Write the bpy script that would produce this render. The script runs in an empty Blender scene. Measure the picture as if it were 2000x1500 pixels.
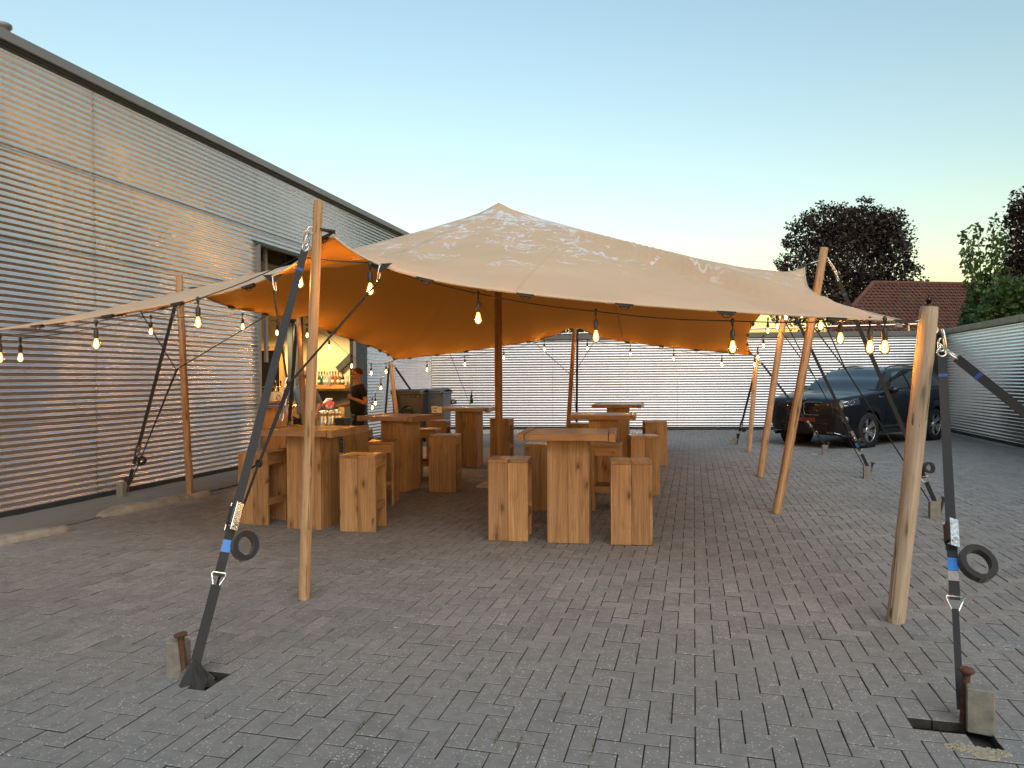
import bpy, bmesh, math, random
import numpy as np
from mathutils import Vector, Matrix, noise as mnoise

random.seed(11)
RNG = np.random.default_rng(11)
scene = bpy.context.scene
COL = scene.collection
R = math.radians

# ------------------------------------------------------------------ camera
F_PX, CAM_H = 1370.0, 1.58                  # focal length in pixels of a 2000 px wide frame, eye height in metres
YAW = math.atan(355.0 / F_PX)               # the yard's long axis lies this far right of the view axis
PITCH = -math.atan(12.8 / F_PX)
ROLL = -0.0062
cam_data = bpy.data.cameras.new("camera")
cam = bpy.data.objects.new("camera", cam_data)
COL.objects.link(cam)
cam_data.sensor_width = 36.0
cam_data.lens = 36.0 * F_PX / 2000.0
cam_data.clip_start = 0.05
cam_data.clip_end = 3000.0
CAM_M = (Matrix.Rotation(YAW, 4, 'Z') @ Matrix.Rotation(math.pi / 2 + PITCH, 4, 'X') @ Matrix.Rotation(ROLL, 4, 'Z'))
cam.matrix_world = Matrix.Translation((0, 0, CAM_H)) @ CAM_M
scene.camera = cam
CAM_P = Vector((0, 0, CAM_H))
FWD = Vector((-math.sin(YAW), math.cos(YAW), 0))
RGT = Vector((math.cos(YAW), math.sin(YAW), 0))

# ------------------------------------------------------------------ sky, sun, exposure
world = bpy.data.worlds.new("World")
scene.world = world
world.use_nodes = True
wn, wl = world.node_tree.nodes, world.node_tree.links
wn.clear()
SUN_EL, SUN_ROT = R(3.5), R(152.0)          # sun about to set, the glow behind the camera
EXPO = 1.92                                   # the photograph is exposed for the dusk
LAMP_K = 2.0 ** -EXPO                         # lamp outputs below are given as they look at this exposure
sky = wn.new("ShaderNodeTexSky")
sky.sky_type = 'NISHITA'
sky.sun_disc = False
sky.sun_elevation = SUN_EL
sky.sun_rotation = SUN_ROT
sky.altitude = 0.0
sky.air_density = 1.3
sky.dust_density = 0.3
sky.ozone_density = 1.9
bg = wn.new("ShaderNodeBackground")
bg.inputs["Strength"].default_value = 0.15
wo = wn.new("ShaderNodeOutputWorld")
wb = wn.new("ShaderNodeMix"); wb.data_type = 'RGBA'; wb.blend_type = 'MULTIPLY'; wb.inputs[0].default_value = 1.0
wb.inputs[7].default_value = (1.03, 1.0, 0.99, 1)        # the photograph's white balance
wl.new(sky.outputs[0], wb.inputs[6])
wl.new(wb.outputs[2], bg.inputs[0])
wl.new(bg.outputs[0], wo.inputs[0])
sun_data = bpy.data.lights.new("sun", 'SUN')
sun_data.energy = 0.56
sun_data.angle = R(50)
sun_data.color = (1.0, 0.96, 0.92)
sun = bpy.data.objects.new("sun", sun_data)
COL.objects.link(sun)
# Nishita: rotation is measured clockwise from +Y; the lamp shines from that direction
sdir = Vector((math.sin(SUN_ROT) * math.cos(R(48)), math.cos(SUN_ROT) * math.cos(R(48)), math.sin(R(48))))
sun.rotation_euler = sdir.to_track_quat('Z', 'Y').to_euler()
scene.view_settings.view_transform = 'Standard'
scene.view_settings.look = 'None'
scene.view_settings.exposure = EXPO
scene.view_settings.gamma = 1.0
scene.view_settings.use_curve_mapping = False
scene.cycles.use_denoising = True
scene.cycles.max_bounces = 8
scene.cycles.diffuse_bounces = 4
scene.cycles.glossy_bounces = 3
scene.cycles.transparent_max_bounces = 12
scene.cycles.sample_clamp_indirect = 6.0
scene.cycles.caustics_reflective = False
scene.cycles.caustics_refractive = False

# ------------------------------------------------------------------ surveying: points of the place measured from the photograph
def ray(px, py):
    v = Vector(((px - 1000.0) / F_PX, -(py - 750.0) / F_PX, -1.0))
    return (CAM_M.to_3x3() @ v)
def at_z(px, py, z=0.0):
    r = ray(px, py); t = (z - CAM_H) / r.z
    return CAM_P + r * t
def at_d(px, py, d):
    r = ray(px, py); return CAM_P + r * (d / r.dot(FWD))
def at_x(px, py, x):
    r = ray(px, py); return CAM_P + r * (x / r.x)
def at_y(px, py, y):
    r = ray(px, py); return CAM_P + r * (y / r.y)

# ------------------------------------------------------------------ building helpers
class MB:
    """collects polygons, then links them as one mesh object"""
    def __init__(s): s.v = []; s.f = []; s.smooth = []
    def add(s, vs, fs, smooth=False):
        o = len(s.v); s.v += [tuple(p) for p in vs]
        for f in fs: s.f.append(tuple(i + o for i in f)); s.smooth.append(smooth)
        return s
    def box(s, c, size, M=None, bev=0.0):
        hx, hy, hz = size[0] / 2, size[1] / 2, size[2] / 2
        c = Vector(c)
        if bev <= 0:
            vs = [Vector((x * hx, y * hy, z * hz)) for z in (-1, 1) for y in (-1, 1) for x in (-1, 1)]
            fs = [(0, 2, 3, 1), (4, 5, 7, 6), (0, 1, 5, 4), (2, 6, 7, 3), (0, 4, 6, 2), (1, 3, 7, 5)]
        else:
            b = min(bev, hx * .9, hy * .9, hz * .9)
            vs = []; idx = {}
            for z in (-1, 1):
                for y in (-1, 1):
                    for x in (-1, 1):
                        for ax in range(3):
                            p = [x * (hx - b), y * (hy - b), z * (hz - b)]
                            p[ax] = (x, y, z)[ax] * (hx, hy, hz)[ax]
                            idx[(x, y, z, ax)] = len(vs); vs.append(Vector(p))
            fs = []
            for ax in range(3):
                a, bb = [k for k in range(3) if k != ax]
                for sg in (-1, 1):
                    q = []
                    for (i, j) in ((-1, -1), (1, -1), (1, 1), (-1, 1)):
                        k = [0, 0, 0]; k[ax] = sg; k[a] = i; k[bb] = j
                        q.append(idx[(*k, ax)])
                    if (sg == 1) == (ax == 1): q.reverse()
                    fs.append(tuple(q))
                for i in (-1, 1):
                    for j in (-1, 1):
                        k0 = [0, 0, 0]; k1 = [0, 0, 0]
                        k0[ax] = -1; k1[ax] = 1; k0[a] = k1[a] = i; k0[bb] = k1[bb] = j
                        fs.append((idx[(*k0, a)], idx[(*k1, a)], idx[(*k1, bb)], idx[(*k0, bb)]))
            for z in (-1, 1):
                for y in (-1, 1):
                    for x in (-1, 1):
                        fs.append(tuple(idx[(x, y, z, ax)] for ax in range(3)))
        if M is not None: vs = [M @ p for p in vs]
        return s.add([p + c for p in vs], fs)
    def tube(s, pts, rad, n=8, cap=True, smooth=True, closed=False):
        pts = [Vector(p) for p in pts]; m = len(pts)
        rads = rad if hasattr(rad, '__len__') else [rad] * m
        vs = []; ref = None
        for i, p in enumerate(pts):
            if closed: t = pts[(i + 1) % m] - pts[i - 1]
            else: t = pts[min(i + 1, m - 1)] - pts[max(i - 1, 0)]
            t = t.normalized() if t.length > 1e-9 else Vector((0, 0, 1))
            if ref is None: ref = Vector((0, 0, 1)) if abs(t.z) < .9 else Vector((1, 0, 0))
            a = t.cross(ref)
            if a.length < 1e-6: a = t.cross(Vector((0, 1, 0.1)))
            a.normalize(); b = t.cross(a).normalized(); ref = -(b if False else t.cross(a)) if False else ref
            for k in range(n):
                w = 2 * math.pi * k / n
                vs.append(p + (a * math.cos(w) + b * math.sin(w)) * rads[i])
        fs = []
        for i in range(m if closed else m - 1):
            i2 = (i + 1) % m
            for k in range(n):
                k2 = (k + 1) % n
                fs.append((i * n + k, i * n + k2, i2 * n + k2, i2 * n + k))
        s.add(vs, fs, smooth)
        if cap and not closed:
            s.add(vs[:n], [tuple(reversed(range(n)))]); s.add(vs[-n:], [tuple(range(n))])
        return s
    def lathe(s, prof, origin=(0, 0, 0), axis=(0, 0, 1), n=16, smooth=True, cap=True):
        """prof: list of (radius, height) along axis"""
        ax = Vector(axis).normalized(); o = Vector(origin)
        a = ax.orthogonal().normalized(); b = ax.cross(a)
        vs = []
        for (r_, h) in prof:
            for k in range(n):
                w = 2 * math.pi * k / n
                vs.append(o + ax * h + (a * math.cos(w) + b * math.sin(w)) * max(r_, 1e-4))
        fs = []
        for i in range(len(prof) - 1):
            for k in range(n):
                k2 = (k + 1) % n
                fs.append((i * n + k, i * n + k2, (i + 1) * n + k2, (i + 1) * n + k))
        if cap: fs.append(tuple(reversed(range(n)))); fs.append(tuple(range((len(prof) - 1) * n, len(prof) * n)))
        return s.add(vs, fs, smooth)
    def ribbon(s, pts, width, thick, wdir):
        pts = [Vector(p) for p in pts]; m = len(pts); vs = []
        for i, p in enumerate(pts):
            t = (pts[min(i + 1, m - 1)] - pts[max(i - 1, 0)]).normalized()
            w = Vector(wdir[i] if isinstance(wdir, list) else wdir); w = (w - t * w.dot(t)).normalized()
            nn = t.cross(w)
            for (a, b) in ((-1, -1), (1, -1), (1, 1), (-1, 1)):
                vs.append(p + w * a * width / 2 + nn * b * thick / 2)
        fs = [(3, 2, 1, 0), tuple(range((m - 1) * 4, m * 4))]
        for i in range(m - 1):
            for k in range(4):
                k2 = (k + 1) % 4
                fs.append((i * 4 + k, i * 4 + k2, (i + 1) * 4 + k2, (i + 1) * 4 + k))
        return s.add(vs, fs)
    def grid(s, P, smooth=True, closed_u=False):
        """P: list of rows of points"""
        nr, nc = len(P), len(P[0]); vs = [p for row in P for p in row]; fs = []
        for i in range(nr - 1):
            for j in range(nc if closed_u else nc - 1):
                j2 = (j + 1) % nc
                fs.append((i * nc + j, i * nc + j2, (i + 1) * nc + j2, (i + 1) * nc + j))
        return s.add(vs, fs, smooth)
    def mesh(s, name):
        me = bpy.data.meshes.new(name); me.from_pydata(s.v, [], s.f)
        me.polygons.foreach_set("use_smooth", s.smooth); me.update()
        return me
    def build(s, name, mat, parent=None, fix=True):
        me = s.mesh(name)
        if fix:
            bm = bmesh.new(); bm.from_mesh(me); bmesh.ops.recalc_face_normals(bm, faces=bm.faces[:]); bm.to_mesh(me); bm.free()
        return obj(name, me, mat, parent)

def obj(name, me, mat=None, parent=None, M=None):
    o = bpy.data.objects.new(name, me); COL.objects.link(o)
    if mat is not None and me is not None and len(me.materials) == 0: me.materials.append(mat)
    if parent is not None: o.parent = parent
    if M is not None: o.matrix_local = M
    return o
def tag(o, label=None, cat=None, group=None, kind=None):
    if label: o["label"] = label
    if cat: o["category"] = cat
    if group: o["group"] = group
    if kind: o["kind"] = kind
    return o
def empty(name, loc=(0, 0, 0), rz=0.0):
    o = bpy.data.objects.new(name, None); COL.objects.link(o)
    o.location = loc; o.rotation_euler = (0, 0, rz); o.empty_display_size = .1
    return o
def copy_tree(o, parent=None):
    c = o.copy(); COL.objects.link(c); c.parent = parent
    if parent is not None: c.matrix_parent_inverse = o.matrix_parent_inverse.copy()
    for ch in list(o.children): copy_tree(ch, c)
    return c

# ------------------------------------------------------------------ materials
class NT:
    def __init__(s, name):
        s.m = bpy.data.materials.new(name); s.m.use_nodes = True
        s.n = s.m.node_tree.nodes; s.l = s.m.node_tree.links
        s.b = s.n["Principled BSDF"]; s.out = s.n["Material Output"]
    def N(s, t, **kw):
        n = s.n.new("ShaderNode" + t)
        for k, v in kw.items(): setattr(n, k, v)
        return n
    def L(s, a, b): s.l.new(a, b)
    def val(s, sock, v):
        if hasattr(v, 'is_linked') or hasattr(v, 'links'): s.L(v, sock)
        else: sock.default_value = v
    def math(s, op, a, b=0.0, c=None, clamp=False):
        n = s.N("Math", operation=op); n.use_clamp = clamp
        s.val(n.inputs[0], a); s.val(n.inputs[1], b)
        if c is not None: s.val(n.inputs[2], c)
        return n.outputs[0]
    def coord(s, which="Object"): return s.N("TexCoord").outputs[which]
    def pos(s): return s.N("NewGeometry").outputs["Position"]
    def mapping(s, vec, scale=(1, 1, 1), loc=(0, 0, 0), rot=(0, 0, 0)):
        n = s.N("Mapping"); s.L(vec, n.inputs[0]); s.val(n.inputs["Scale"], scale); s.val(n.inputs["Location"], loc); s.val(n.inputs["Rotation"], rot)
        return n.outputs[0]
    def noise(s, vec, scale=5, detail=4, rough=.55, dist=0, out="Fac"):
        n = s.N("TexNoise"); s.L(vec, n.inputs["Vector"])
        n.inputs["Scale"].default_value = scale; n.inputs["Detail"].default_value = detail
        n.inputs["Roughness"].default_value = rough; n.inputs["Distortion"].default_value = dist
        return n.outputs[out]
    def vor(s, vec, scale=5, out="Distance", feature='F1', rnd=1.0):
        n = s.N("TexVoronoi", feature=feature); s.L(vec, n.inputs["Vector"]); n.inputs["Scale"].default_value = scale
        n.inputs["Randomness"].default_value = rnd
        return n.outputs[out]
    def ramp(s, fac, stops, interp='LINEAR'):
        n = s.N("ValToRGB"); s.L(fac, n.inputs[0]); e = n.color_ramp.elements; n.color_ramp.interpolation = interp
        while len(e) < len(stops): e.new(.5)
        for i, (p, c) in enumerate(stops):
            e[i].position = p; e[i].color = (*c, 1) if len(c) == 3 else c
        return n.outputs[0]
    def mix(s, fac, a, b, blend='MIX'):
        n = s.N("Mix", data_type='RGBA', blend_type=blend)
        s.val(n.inputs[0], fac)
        for sock, v in ((n.inputs[6], a), (n.inputs[7], b)):
            if isinstance(v, (tuple, list)): sock.default_value = (*v[:3], 1)
            else: s.L(v, sock)
        return n.outputs[2]
    def maprange(s, v, a, b, c=0.0, d=1.0):
        n = s.N("MapRange"); s.L(v, n.inputs[0])
        for i, x in enumerate((a, b, c, d)): n.inputs[i + 1].default_value = x
        return n.outputs[0]
    def bump(s, h, strength=.3, dist=.01, normal=None):
        n = s.N("Bump"); n.inputs["Strength"].default_value = strength; n.inputs["Distance"].default_value = dist
        s.L(h, n.inputs["Height"])
        if normal is not None: s.L(normal, n.inputs["Normal"])
        return n.outputs[0]
    def set(s, **kw):
        for k, v in kw.items():
            sock = s.b.inputs[k.replace("_", " ")]
            if isinstance(v, (tuple, list)) and len(v) == 3: sock.default_value = (*v, 1) if sock.type == 'RGBA' else v
            elif hasattr(v, 'links') or hasattr(v, 'is_linked'): s.L(v, sock)
            else: sock.default_value = v
        return s

def simple(name, col, rough=.6, metal=0.0, var=.12, scale=9.0, bump=0.0, spec=.5):
    t = NT(name); p = t.pos()
    f = t.noise(p, scale, 5)
    c = t.ramp(f, [(.25, [x * (1 - var) for x in col]), (.75, [min(1, x * (1 + var)) for x in col])])
    t.set(Base_Color=c, Metallic=metal, Specular_IOR_Level=spec)
    t.set(Roughness=t.maprange(t.noise(p, scale * 2.3, 3), .3, .7, max(0, rough - .08), min(1, rough + .08)))
    if bump: t.set(Normal=t.bump(t.noise(p, scale * 6, 4), bump, .004))
    return t.m

MAT = {}
# --- paver concrete with pale aggregate
t = NT("paver_concrete"); p = t.pos()
isl = t.N("NewGeometry").outputs["Random Per Island"]
base = t.ramp(isl, [(0, (.212, .215, .206)), (.35, (.246, .249, .238)), (.7, (.264, .266, .252)), (.93, (.285, .284, .266)), (1, (.310, .304, .280))])
big = t.noise(p, .45, 4)
base = t.mix(t.maprange(big, .45, .72, 0, .55), base, (.215, .212, .198))
st2 = t.noise(p, 1.25, 5, .7, .6)
base = t.mix(t.maprange(st2, .58, .75, 0, .5), base, (.11, .11, .105))
mid = t.noise(p, 14, 5, .65)
base = t.mix(t.maprange(mid, .3, .72, 0, .6), base, t.mix(1.0, base, (.52, .53, .56), 'MULTIPLY'))
sv = t.N("TexVoronoi"); t.L(p, sv.inputs["Vector"]); sv.inputs["Scale"].default_value = 105
sepc = t.N("SeparateColor"); t.L(sv.outputs["Color"], sepc.inputs[0])
speck = t.math('MULTIPLY', t.math('GREATER_THAN', sepc.outputs[0], .86), t.math('LESS_THAN', sv.outputs["Distance"], .42))
speckw = t.math('MULTIPLY', speck, t.maprange(t.noise(p, 3.1, 3), .35, .65, .25, 1.0))
base = t.mix(t.math('MULTIPLY', speckw, t.maprange(sepc.outputs[1], 0, 1, .35, 1.0)), base, (.74, .72, .67))
fine = t.noise(p, 380, 2, .6)
base = t.mix(t.maprange(fine, .35, .65, 0, .5), base, t.mix(1.0, base, (.55, .55, .55), 'MULTIPLY'))
t.set(Base_Color=base, Roughness=t.maprange(mid, .2, .8, .62, .9), Specular_IOR_Level=.45)
t.set(Normal=t.bump(t.noise(p, 210, 4, .7), .55, .0025))
MAT['paver'] = t.m
# --- sand and dirt under the pavers
t = NT("joint_sand"); p = t.pos(); f = t.noise(p, 40, 5)
t.set(Base_Color=t.ramp(f, [(.3, (.018, .017, .015)), (.7, (.05, .046, .038))]), Roughness=.95)
MAT['joint'] = t.m
# --- dirty concrete strip along the wall
t = NT("mossy_concrete"); p = t.pos(); f = t.noise(p, 1.6, 6, .6); g = t.noise(p, 30, 4)
c = t.ramp(f, [(.3, (.16, .158, .14)), (.55, (.21, .205, .185)), (.75, (.15, .165, .105))])
c = t.mix(t.maprange(g, .3, .7, 0, .5), c, (.10, .098, .088))
t.set(Base_Color=c, Roughness=.9, Normal=t.bump(t.noise(p, 60, 5), .5, .006)); MAT['strip'] = t.m
t = NT("kerb_concrete"); p = t.pos(); f = t.noise(p, 5, 6, .65)
c = t.ramp(f, [(.3, (.13, .12, .10)), (.5, (.27, .255, .22)), (.7, (.34, .325, .29))])
t.set(Base_Color=c, Roughness=.9, Normal=t.bump(t.noise(p, 35, 6, .7), .8, .015)); MAT['kerb'] = t.m
# --- painted corrugated steel
def metal_paint(name, col, rough=.32, metal=.55):
    t = NT(name); p = t.pos()
    st = t.noise(t.mapping(p, (.8, .8, 3.0)), 1.2, 5, .6)
    dr = t.noise(t.mapping(p, (9, 9, .35)), 1.0, 4, .6)
    c = t.mix(t.maprange(st, .35, .75, 0, .35), col, [x * .80 for x in col])
    c = t.mix(t.maprange(dr, .5, .8, 0, .35), c, [x * y for x, y in zip(col, (.70, .67, .62))])
    t.set(Base_Color=c, Metallic=metal, Roughness=t.maprange(st, .2, .8, rough - .02, rough + .06), Specular_IOR_Level=.5)
    return t.m
MAT['clad'] = metal_paint("silver_cladding", (.84, .84, .84), .23, .95)
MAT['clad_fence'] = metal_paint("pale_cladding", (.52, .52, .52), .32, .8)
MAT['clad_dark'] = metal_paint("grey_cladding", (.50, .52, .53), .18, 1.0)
MAT['trim'] = simple("grey_trim", (.19, .205, .215), .45, .2, .1, 3)
MAT['coping'] = simple("coping_grey", (.105, .115, .122), .5, .2, .1, 3)
MAT['dark_trim'] = simple("anthracite_trim", (.035, .042, .047), .45, .1, .15, 4)
MAT['screw'] = simple("screw_zinc", (.12, .12, .13), .4, .8)
# --- weathered scaffold-board wood, grain along local z
def wood(name, c0, c1, c2, knot=(.10, .055, .025), grain=1.0, rough=.55, dirt=.35, stretch=1.1, kscale=(8.5, .25, 3.6), cracks=False):
    t = NT(name); o = t.coord("Object")
    oi = t.N("ObjectInfo").outputs["Random"]
    off = t.N("CombineXYZ"); 
    for i, k in enumerate((17.3, 31.7, 53.1)): t.L(t.math('MULTIPLY', oi, k), off.inputs[i])
    va = t.N("VectorMath", operation='ADD'); t.L(o, va.inputs[0]); t.L(off.outputs[0], va.inputs[1]); q = va.outputs[0]
    warp = t.noise(t.mapping(q, (6, 6, 1.6)), 1, 3, .5)
    ks = t.mapping(q, kscale)
    kd = t.vor(ks, 1.0)
    ring = t.math('ADD', t.math('MULTIPLY', warp, .55), t.math('MULTIPLY', t.math('POWER', t.math('SUBTRACT', 1.0, t.math('MINIMUM', kd, 1.0)), 3.0), .28))
    g1 = t.N("TexNoise"); t.L(t.mapping(q, (38, 38, stretch)), g1.inputs["Vector"]); g1.inputs["Scale"].default_value = 1.0
    g1.inputs["Detail"].default_value = 5; g1.inputs["Roughness"].default_value = .6
    t.L(t.math('MULTIPLY', ring, 6.0), g1.inputs["Distortion"])
    g2 = t.noise(t.mapping(q, (150, 150, 4.0)), 1, 3, .6)
    bandx = t.noise(t.mapping(q, (7, 7, .35)), 1.0, 3)
    f = t.math('ADD', t.math('MULTIPLY', g1.outputs["Fac"], .62 * grain), t.math('ADD', t.math('MULTIPLY', g2, .18), t.math('MULTIPLY', bandx, .30)))
    c = t.ramp(f, [(.38, c0), (.54, c1), (.70, c2)])
    tint = t.maprange(oi, 0, 1, .82, 1.14)
    mu = t.N("VectorMath", operation='SCALE'); t.L(c, mu.inputs[0]); t.L(tint, mu.inputs["Scale"]); c = mu.outputs[0]
    ksz = t.noise(ks, .7, 1)
    km = t.maprange(t.math('ADD', kd, t.math('MULTIPLY', t.math('SUBTRACT', g2, .5), .08)), .07, .17, 1.0, 0.0)
    km = t.math('MULTIPLY', km, t.math('GREATER_THAN', ksz, .47))
    c = t.mix(t.math('MULTIPLY', km, .9), c, knot)
    halo = t.math('MULTIPLY', t.maprange(kd, .12, .40, .55, 0.0), t.math('GREATER_THAN', ksz, .47))
    c = t.mix(halo, c, [x * .72 for x in c0])
    st = t.noise(t.mapping(q, (3.2, 3.2, 1.8)), 1.0, 5, .62)
    c = t.mix(t.maprange(st, .55, .78, 0, dirt), c, (.10, .085, .06))
    if cracks:
        cn = t.noise(t.mapping(q, (22, 22, .45)), 1.0, 3, .5, .3)
        cm = t.math('LESS_THAN', t.math('ABSOLUTE', t.math('SUBTRACT', cn, .5)), .012)
        cm = t.math('MULTIPLY', cm, t.math('GREATER_THAN', t.noise(t.mapping(q, (4, 4, 1.1)), 1.0, 2), .5))
        c = t.mix(t.math('MULTIPLY', cm, .85), c, (.045, .028, .016))
    t.set(Base_Color=c, Roughness=t.maprange(f, .3, .7, rough + .1, rough - .08), Specular_IOR_Level=.4)
    t.set(Normal=t.bump(t.math('ADD', g1.outputs["Fac"], t.math('MULTIPLY', km, -.6)), .35, .003))
    return t.m
MAT['wood'] = wood("scaffold_board", (.205, .112, .048), (.350, .208, .096), (.475, .310, .165), knot=(.055, .028, .014), dirt=.3)
MAT['wood_top'] = wood("table_board", (.200, .112, .050), (.305, .178, .086), (.395, .248, .134), rough=.34, dirt=.2)
MAT['pole'] = wood("peeled_pole", (.26, .15, .072), (.42, .265, .14), (.55, .38, .225), knot=(.13, .07, .035), stretch=.7, rough=.7, dirt=.25, kscale=(13.0, 13.0, 2.8), cracks=True)
MAT['pole_grey'] = wood("weathered_pole", (.24, .185, .125), (.39, .315, .23), (.52, .44, .34), knot=(.08, .05, .03), stretch=.6, rough=.75, dirt=.35, kscale=(13.0, 13.0, 2.8), cracks=True)
MAT['pole_red'] = wood("stained_pole", (.19, .100, .042), (.30, .165, .075), (.39, .23, .115), knot=(.12, .05, .02), stretch=.7, rough=.65, dirt=.1, kscale=(13.0, 13.0, 2.8), cracks=True)
MAT['bar_wood'] = wood("varnished_pine", (.30, .13, .035), (.46, .22, .065), (.56, .30, .10), rough=.3, dirt=.05)
# --- webbing, rope, steel
t = NT("black_webbing"); p = t.pos(); w = t.noise(p, 600, 2)
t.set(Base_Color=t.ramp(w, [(.3, (.006, .007, .008)), (.7, (.018, .020, .022))]), Roughness=.75, Sheen_Weight=.2); MAT['web'] = t.m
MAT['web_grey'] = simple("grey_webbing", (.014, .016, .019), .7, 0, .2, 60)
MAT['rope'] = simple("black_rope", (.012, .012, .013), .8, 0, .3, 200)
MAT['cable'] = simple("black_cable", (.010, .010, .011), .5, 0, .2, 50)
MAT['zinc'] = simple("zinc_plated_steel", (.72, .71, .66), .28, 1.0, .15, 30)
MAT['rust'] = simple("rusty_iron", (.10, .050, .032), .85, .25, .45, 60, .4)
MAT['black_plastic'] = simple("black_plastic", (.018, .018, .019), .42, 0, .2, 20)
MAT['blue_label'] = simple("blue_label", (.02, .19, .62), .4, 0, .1, 30)
MAT['white_label'] = simple("grey_print_label", (.30, .27, .26), .6, 0, .4, 160)
MAT['block'] = simple("grey_block", (.185, .185, .165), .9, 0, .28, 22, .5)
# ================================================================== THE SETTING
WX = -7.70                                   # plane of the hall's clad wall
FXR = 6.75                                   # plane of the fence along the right side
BL = Vector((-7.70, 20.0, 0)); BR = Vector((6.75, 22.55, 0))   # ends of the fence across the back
FENCE_H = 2.82
# holes where pavers were lifted for the ground stakes: (corner x, corner y, size x, size y)
K_PIX = {'front_left': (352, 1322), 'front_right': (1872, 1420)}
HOLES = [at_z(378, 1326), at_z(1862, 1418)]

# ---- ground sheet
gm = MB()
gm.add([(-160, -60, -.05), (160, -60, -.05), (160, 260, -.05), (-160, 260, -.05)], [(0, 1, 2, 3)])
ground = gm.build("ground", MAT['joint']); tag(ground, kind="structure", label="sandy ground under the herringbone paving of the yard")

# ---- herringbone pavers
PW = .105
def paver_geo(hx, hy, full):
    b, g = .0028, .0023
    X, Y = hx - g, hy - g
    top = [(-X + b, -Y + b, 0), (X - b, -Y + b, 0), (X - b, Y - b, 0), (-X + b, Y - b, 0)]
    mid = [(-X, -Y, -b), (X, -Y, -b), (X, Y, -b), (-X, Y, -b)]
    vs = top + mid; fs = [(0, 1, 2, 3)] + [(k, k + 4, (k + 1) % 4 + 4, (k + 1) % 4) for k in range(4)]
    if full:
        vs = vs + [(x, y, -.045) for (x, y, _) in mid]
        fs += [(k + 4, k + 8, (k + 1) % 4 + 8, (k + 1) % 4 + 4) for k in range(4)]
    return vs, fs
NEAR = {}
for nm, (hx, hy) in {'a': (PW, PW / 2), 'b': (PW / 2, PW)}.items():
    vs, fs = paver_geo(hx, hy, True); me = bpy.data.meshes.new("paver"); me.from_pydata(vs, [], fs); me.materials.append(MAT['paver']); me.materials.append(MAT['joint']); me.polygons.foreach_set('material_index', [0] * 5 + [1] * 4); NEAR[nm] = me
cells = []
iMax = int(8.0 / PW)
for j in range(int(.8 / PW), int(22.6 / PW)):
    y = j * PW
    for i in range(-iMax, int(6.9 / PW)):
        k = (i - j) % 4
        if k == 0: c = ((i + 1) * PW, (j + .5) * PW); kind = 'a'
        elif k == 3: c = ((i + .5) * PW, (j + 1) * PW); kind = 'b'
        else: continue
        x, yy = c
        if x < -6.62 or x > FXR - .06: continue
        yb = BL.y + (x - BL.x) / (BR.x - BL.x) * (BR.y - BL.y)
        if yy > yb - .1: continue
        if -7.2 < x < -1.4 and yy > yb - 1.45 - .05 * math.sin(x * 9): continue   # the gravel bed along the back fence
        d = x * FWD.x + yy * FWD.y; lat = x * RGT.x + yy * RGT.y
        if d < 1.9 or abs(lat) > d * .73 + 1.6: continue
        if any(abs(x - h.x) < .10 and abs(yy - h.y) < .085 for h in HOLES): continue
        cells.append((d, lat, x, yy, kind))
inview = [c for c in cells if c[0] > 2.80 and abs(c[1]) < c[0] * .73 + .05]
inview.sort(); near_set = set(id(c) for c in inview[:300])
rr = random.Random(5)
far = MB(); MI = []
geoN = {k: paver_geo(*( (PW, PW / 2) if k == 'a' else (PW / 2, PW)), True) for k in 'ab'}
geoF = {k: paver_geo(*( (PW, PW / 2) if k == 'a' else (PW / 2, PW)), False) for k in 'ab'}
for c in cells:
    d, lat, x, y, kind = c
    dz = rr.gauss(0, .0011); tx, ty = rr.gauss(0, .006), rr.gauss(0, .006)
    dz += .012 * mnoise.noise(Vector((x * .5, y * .5, 3.0)))
    if id(c) in near_set:
        o = bpy.data.objects.new("paver", NEAR[kind]); COL.objects.link(o); o.parent = ground
        o.location = (x, y, dz); o.rotation_euler = (tx, ty, rr.gauss(0, .006))
    else:
        vs, fs = geoN[kind] if d < 13 else geoF[kind]; MI += [0] * 5 + [1] * (len(fs) - 5)
        far.add([(x + a, y + b, dz + e + a * -ty + b * tx) for (a, b, e) in vs], fs)
pf = far.build("paver_field", MAT['paver'], ground, fix=False); pf["kind"] = "stuff"
pf.data.materials.append(MAT['joint']); pf.data.polygons.foreach_set("material_index", MI)

# ---- concrete strip along the wall, kerb stones, gravel bed
sm = MB()
nx, ny = 6, 90
sm.grid([[(-7.72 + (a / nx) * 1.12, 1.5 + b * .21, .004 + .010 * mnoise.noise(Vector((a * .9, b * .6, 1)))) for a in range(nx + 1)] for b in range(ny + 1)])
strip = sm.build("concrete_strip", MAT['strip']); tag(strip, kind="structure", label="mossy concrete strip along the foot of the clad wall")
def kerb(p0, p1, label):
    p0, p1 = Vector(p0), Vector(p1); L = (p1 - p0).length; ax = (p1 - p0).normalized(); sd = Vector((0, 0, 1)).cross(ax)
    n = int(L / .06); rows = []
    for i in range(n + 1):
        s = i / n; e = min(1, min(s, 1 - s) * L / .14)
        row = []
        for k in range(9):
            w = math.pi * k / 8
            hgt = .085 * (.25 + .75 * e ** .6) * (1 + .25 * mnoise.noise(Vector((i * .17, k * .5, p0.y))))
            wid = .125 * (.5 + .5 * e)
            p = p0 + ax * (s * L) + sd * (-math.cos(w) * wid * (1 + .12 * mnoise.noise(Vector((i * .23, k * .3, 7)))))
            p.z = math.sin(w) ** .45 * hgt - .008
            row.append(p)
        rows.append(row)
    m = MB().grid(rows); m.add(rows[0], [tuple(range(9))]); m.add(rows[-1], [tuple(range(9))])
    return tag(m.build("kerb_stone", MAT['kerb']), label, "kerb", "worn kerb stones along the clad wall")
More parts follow.
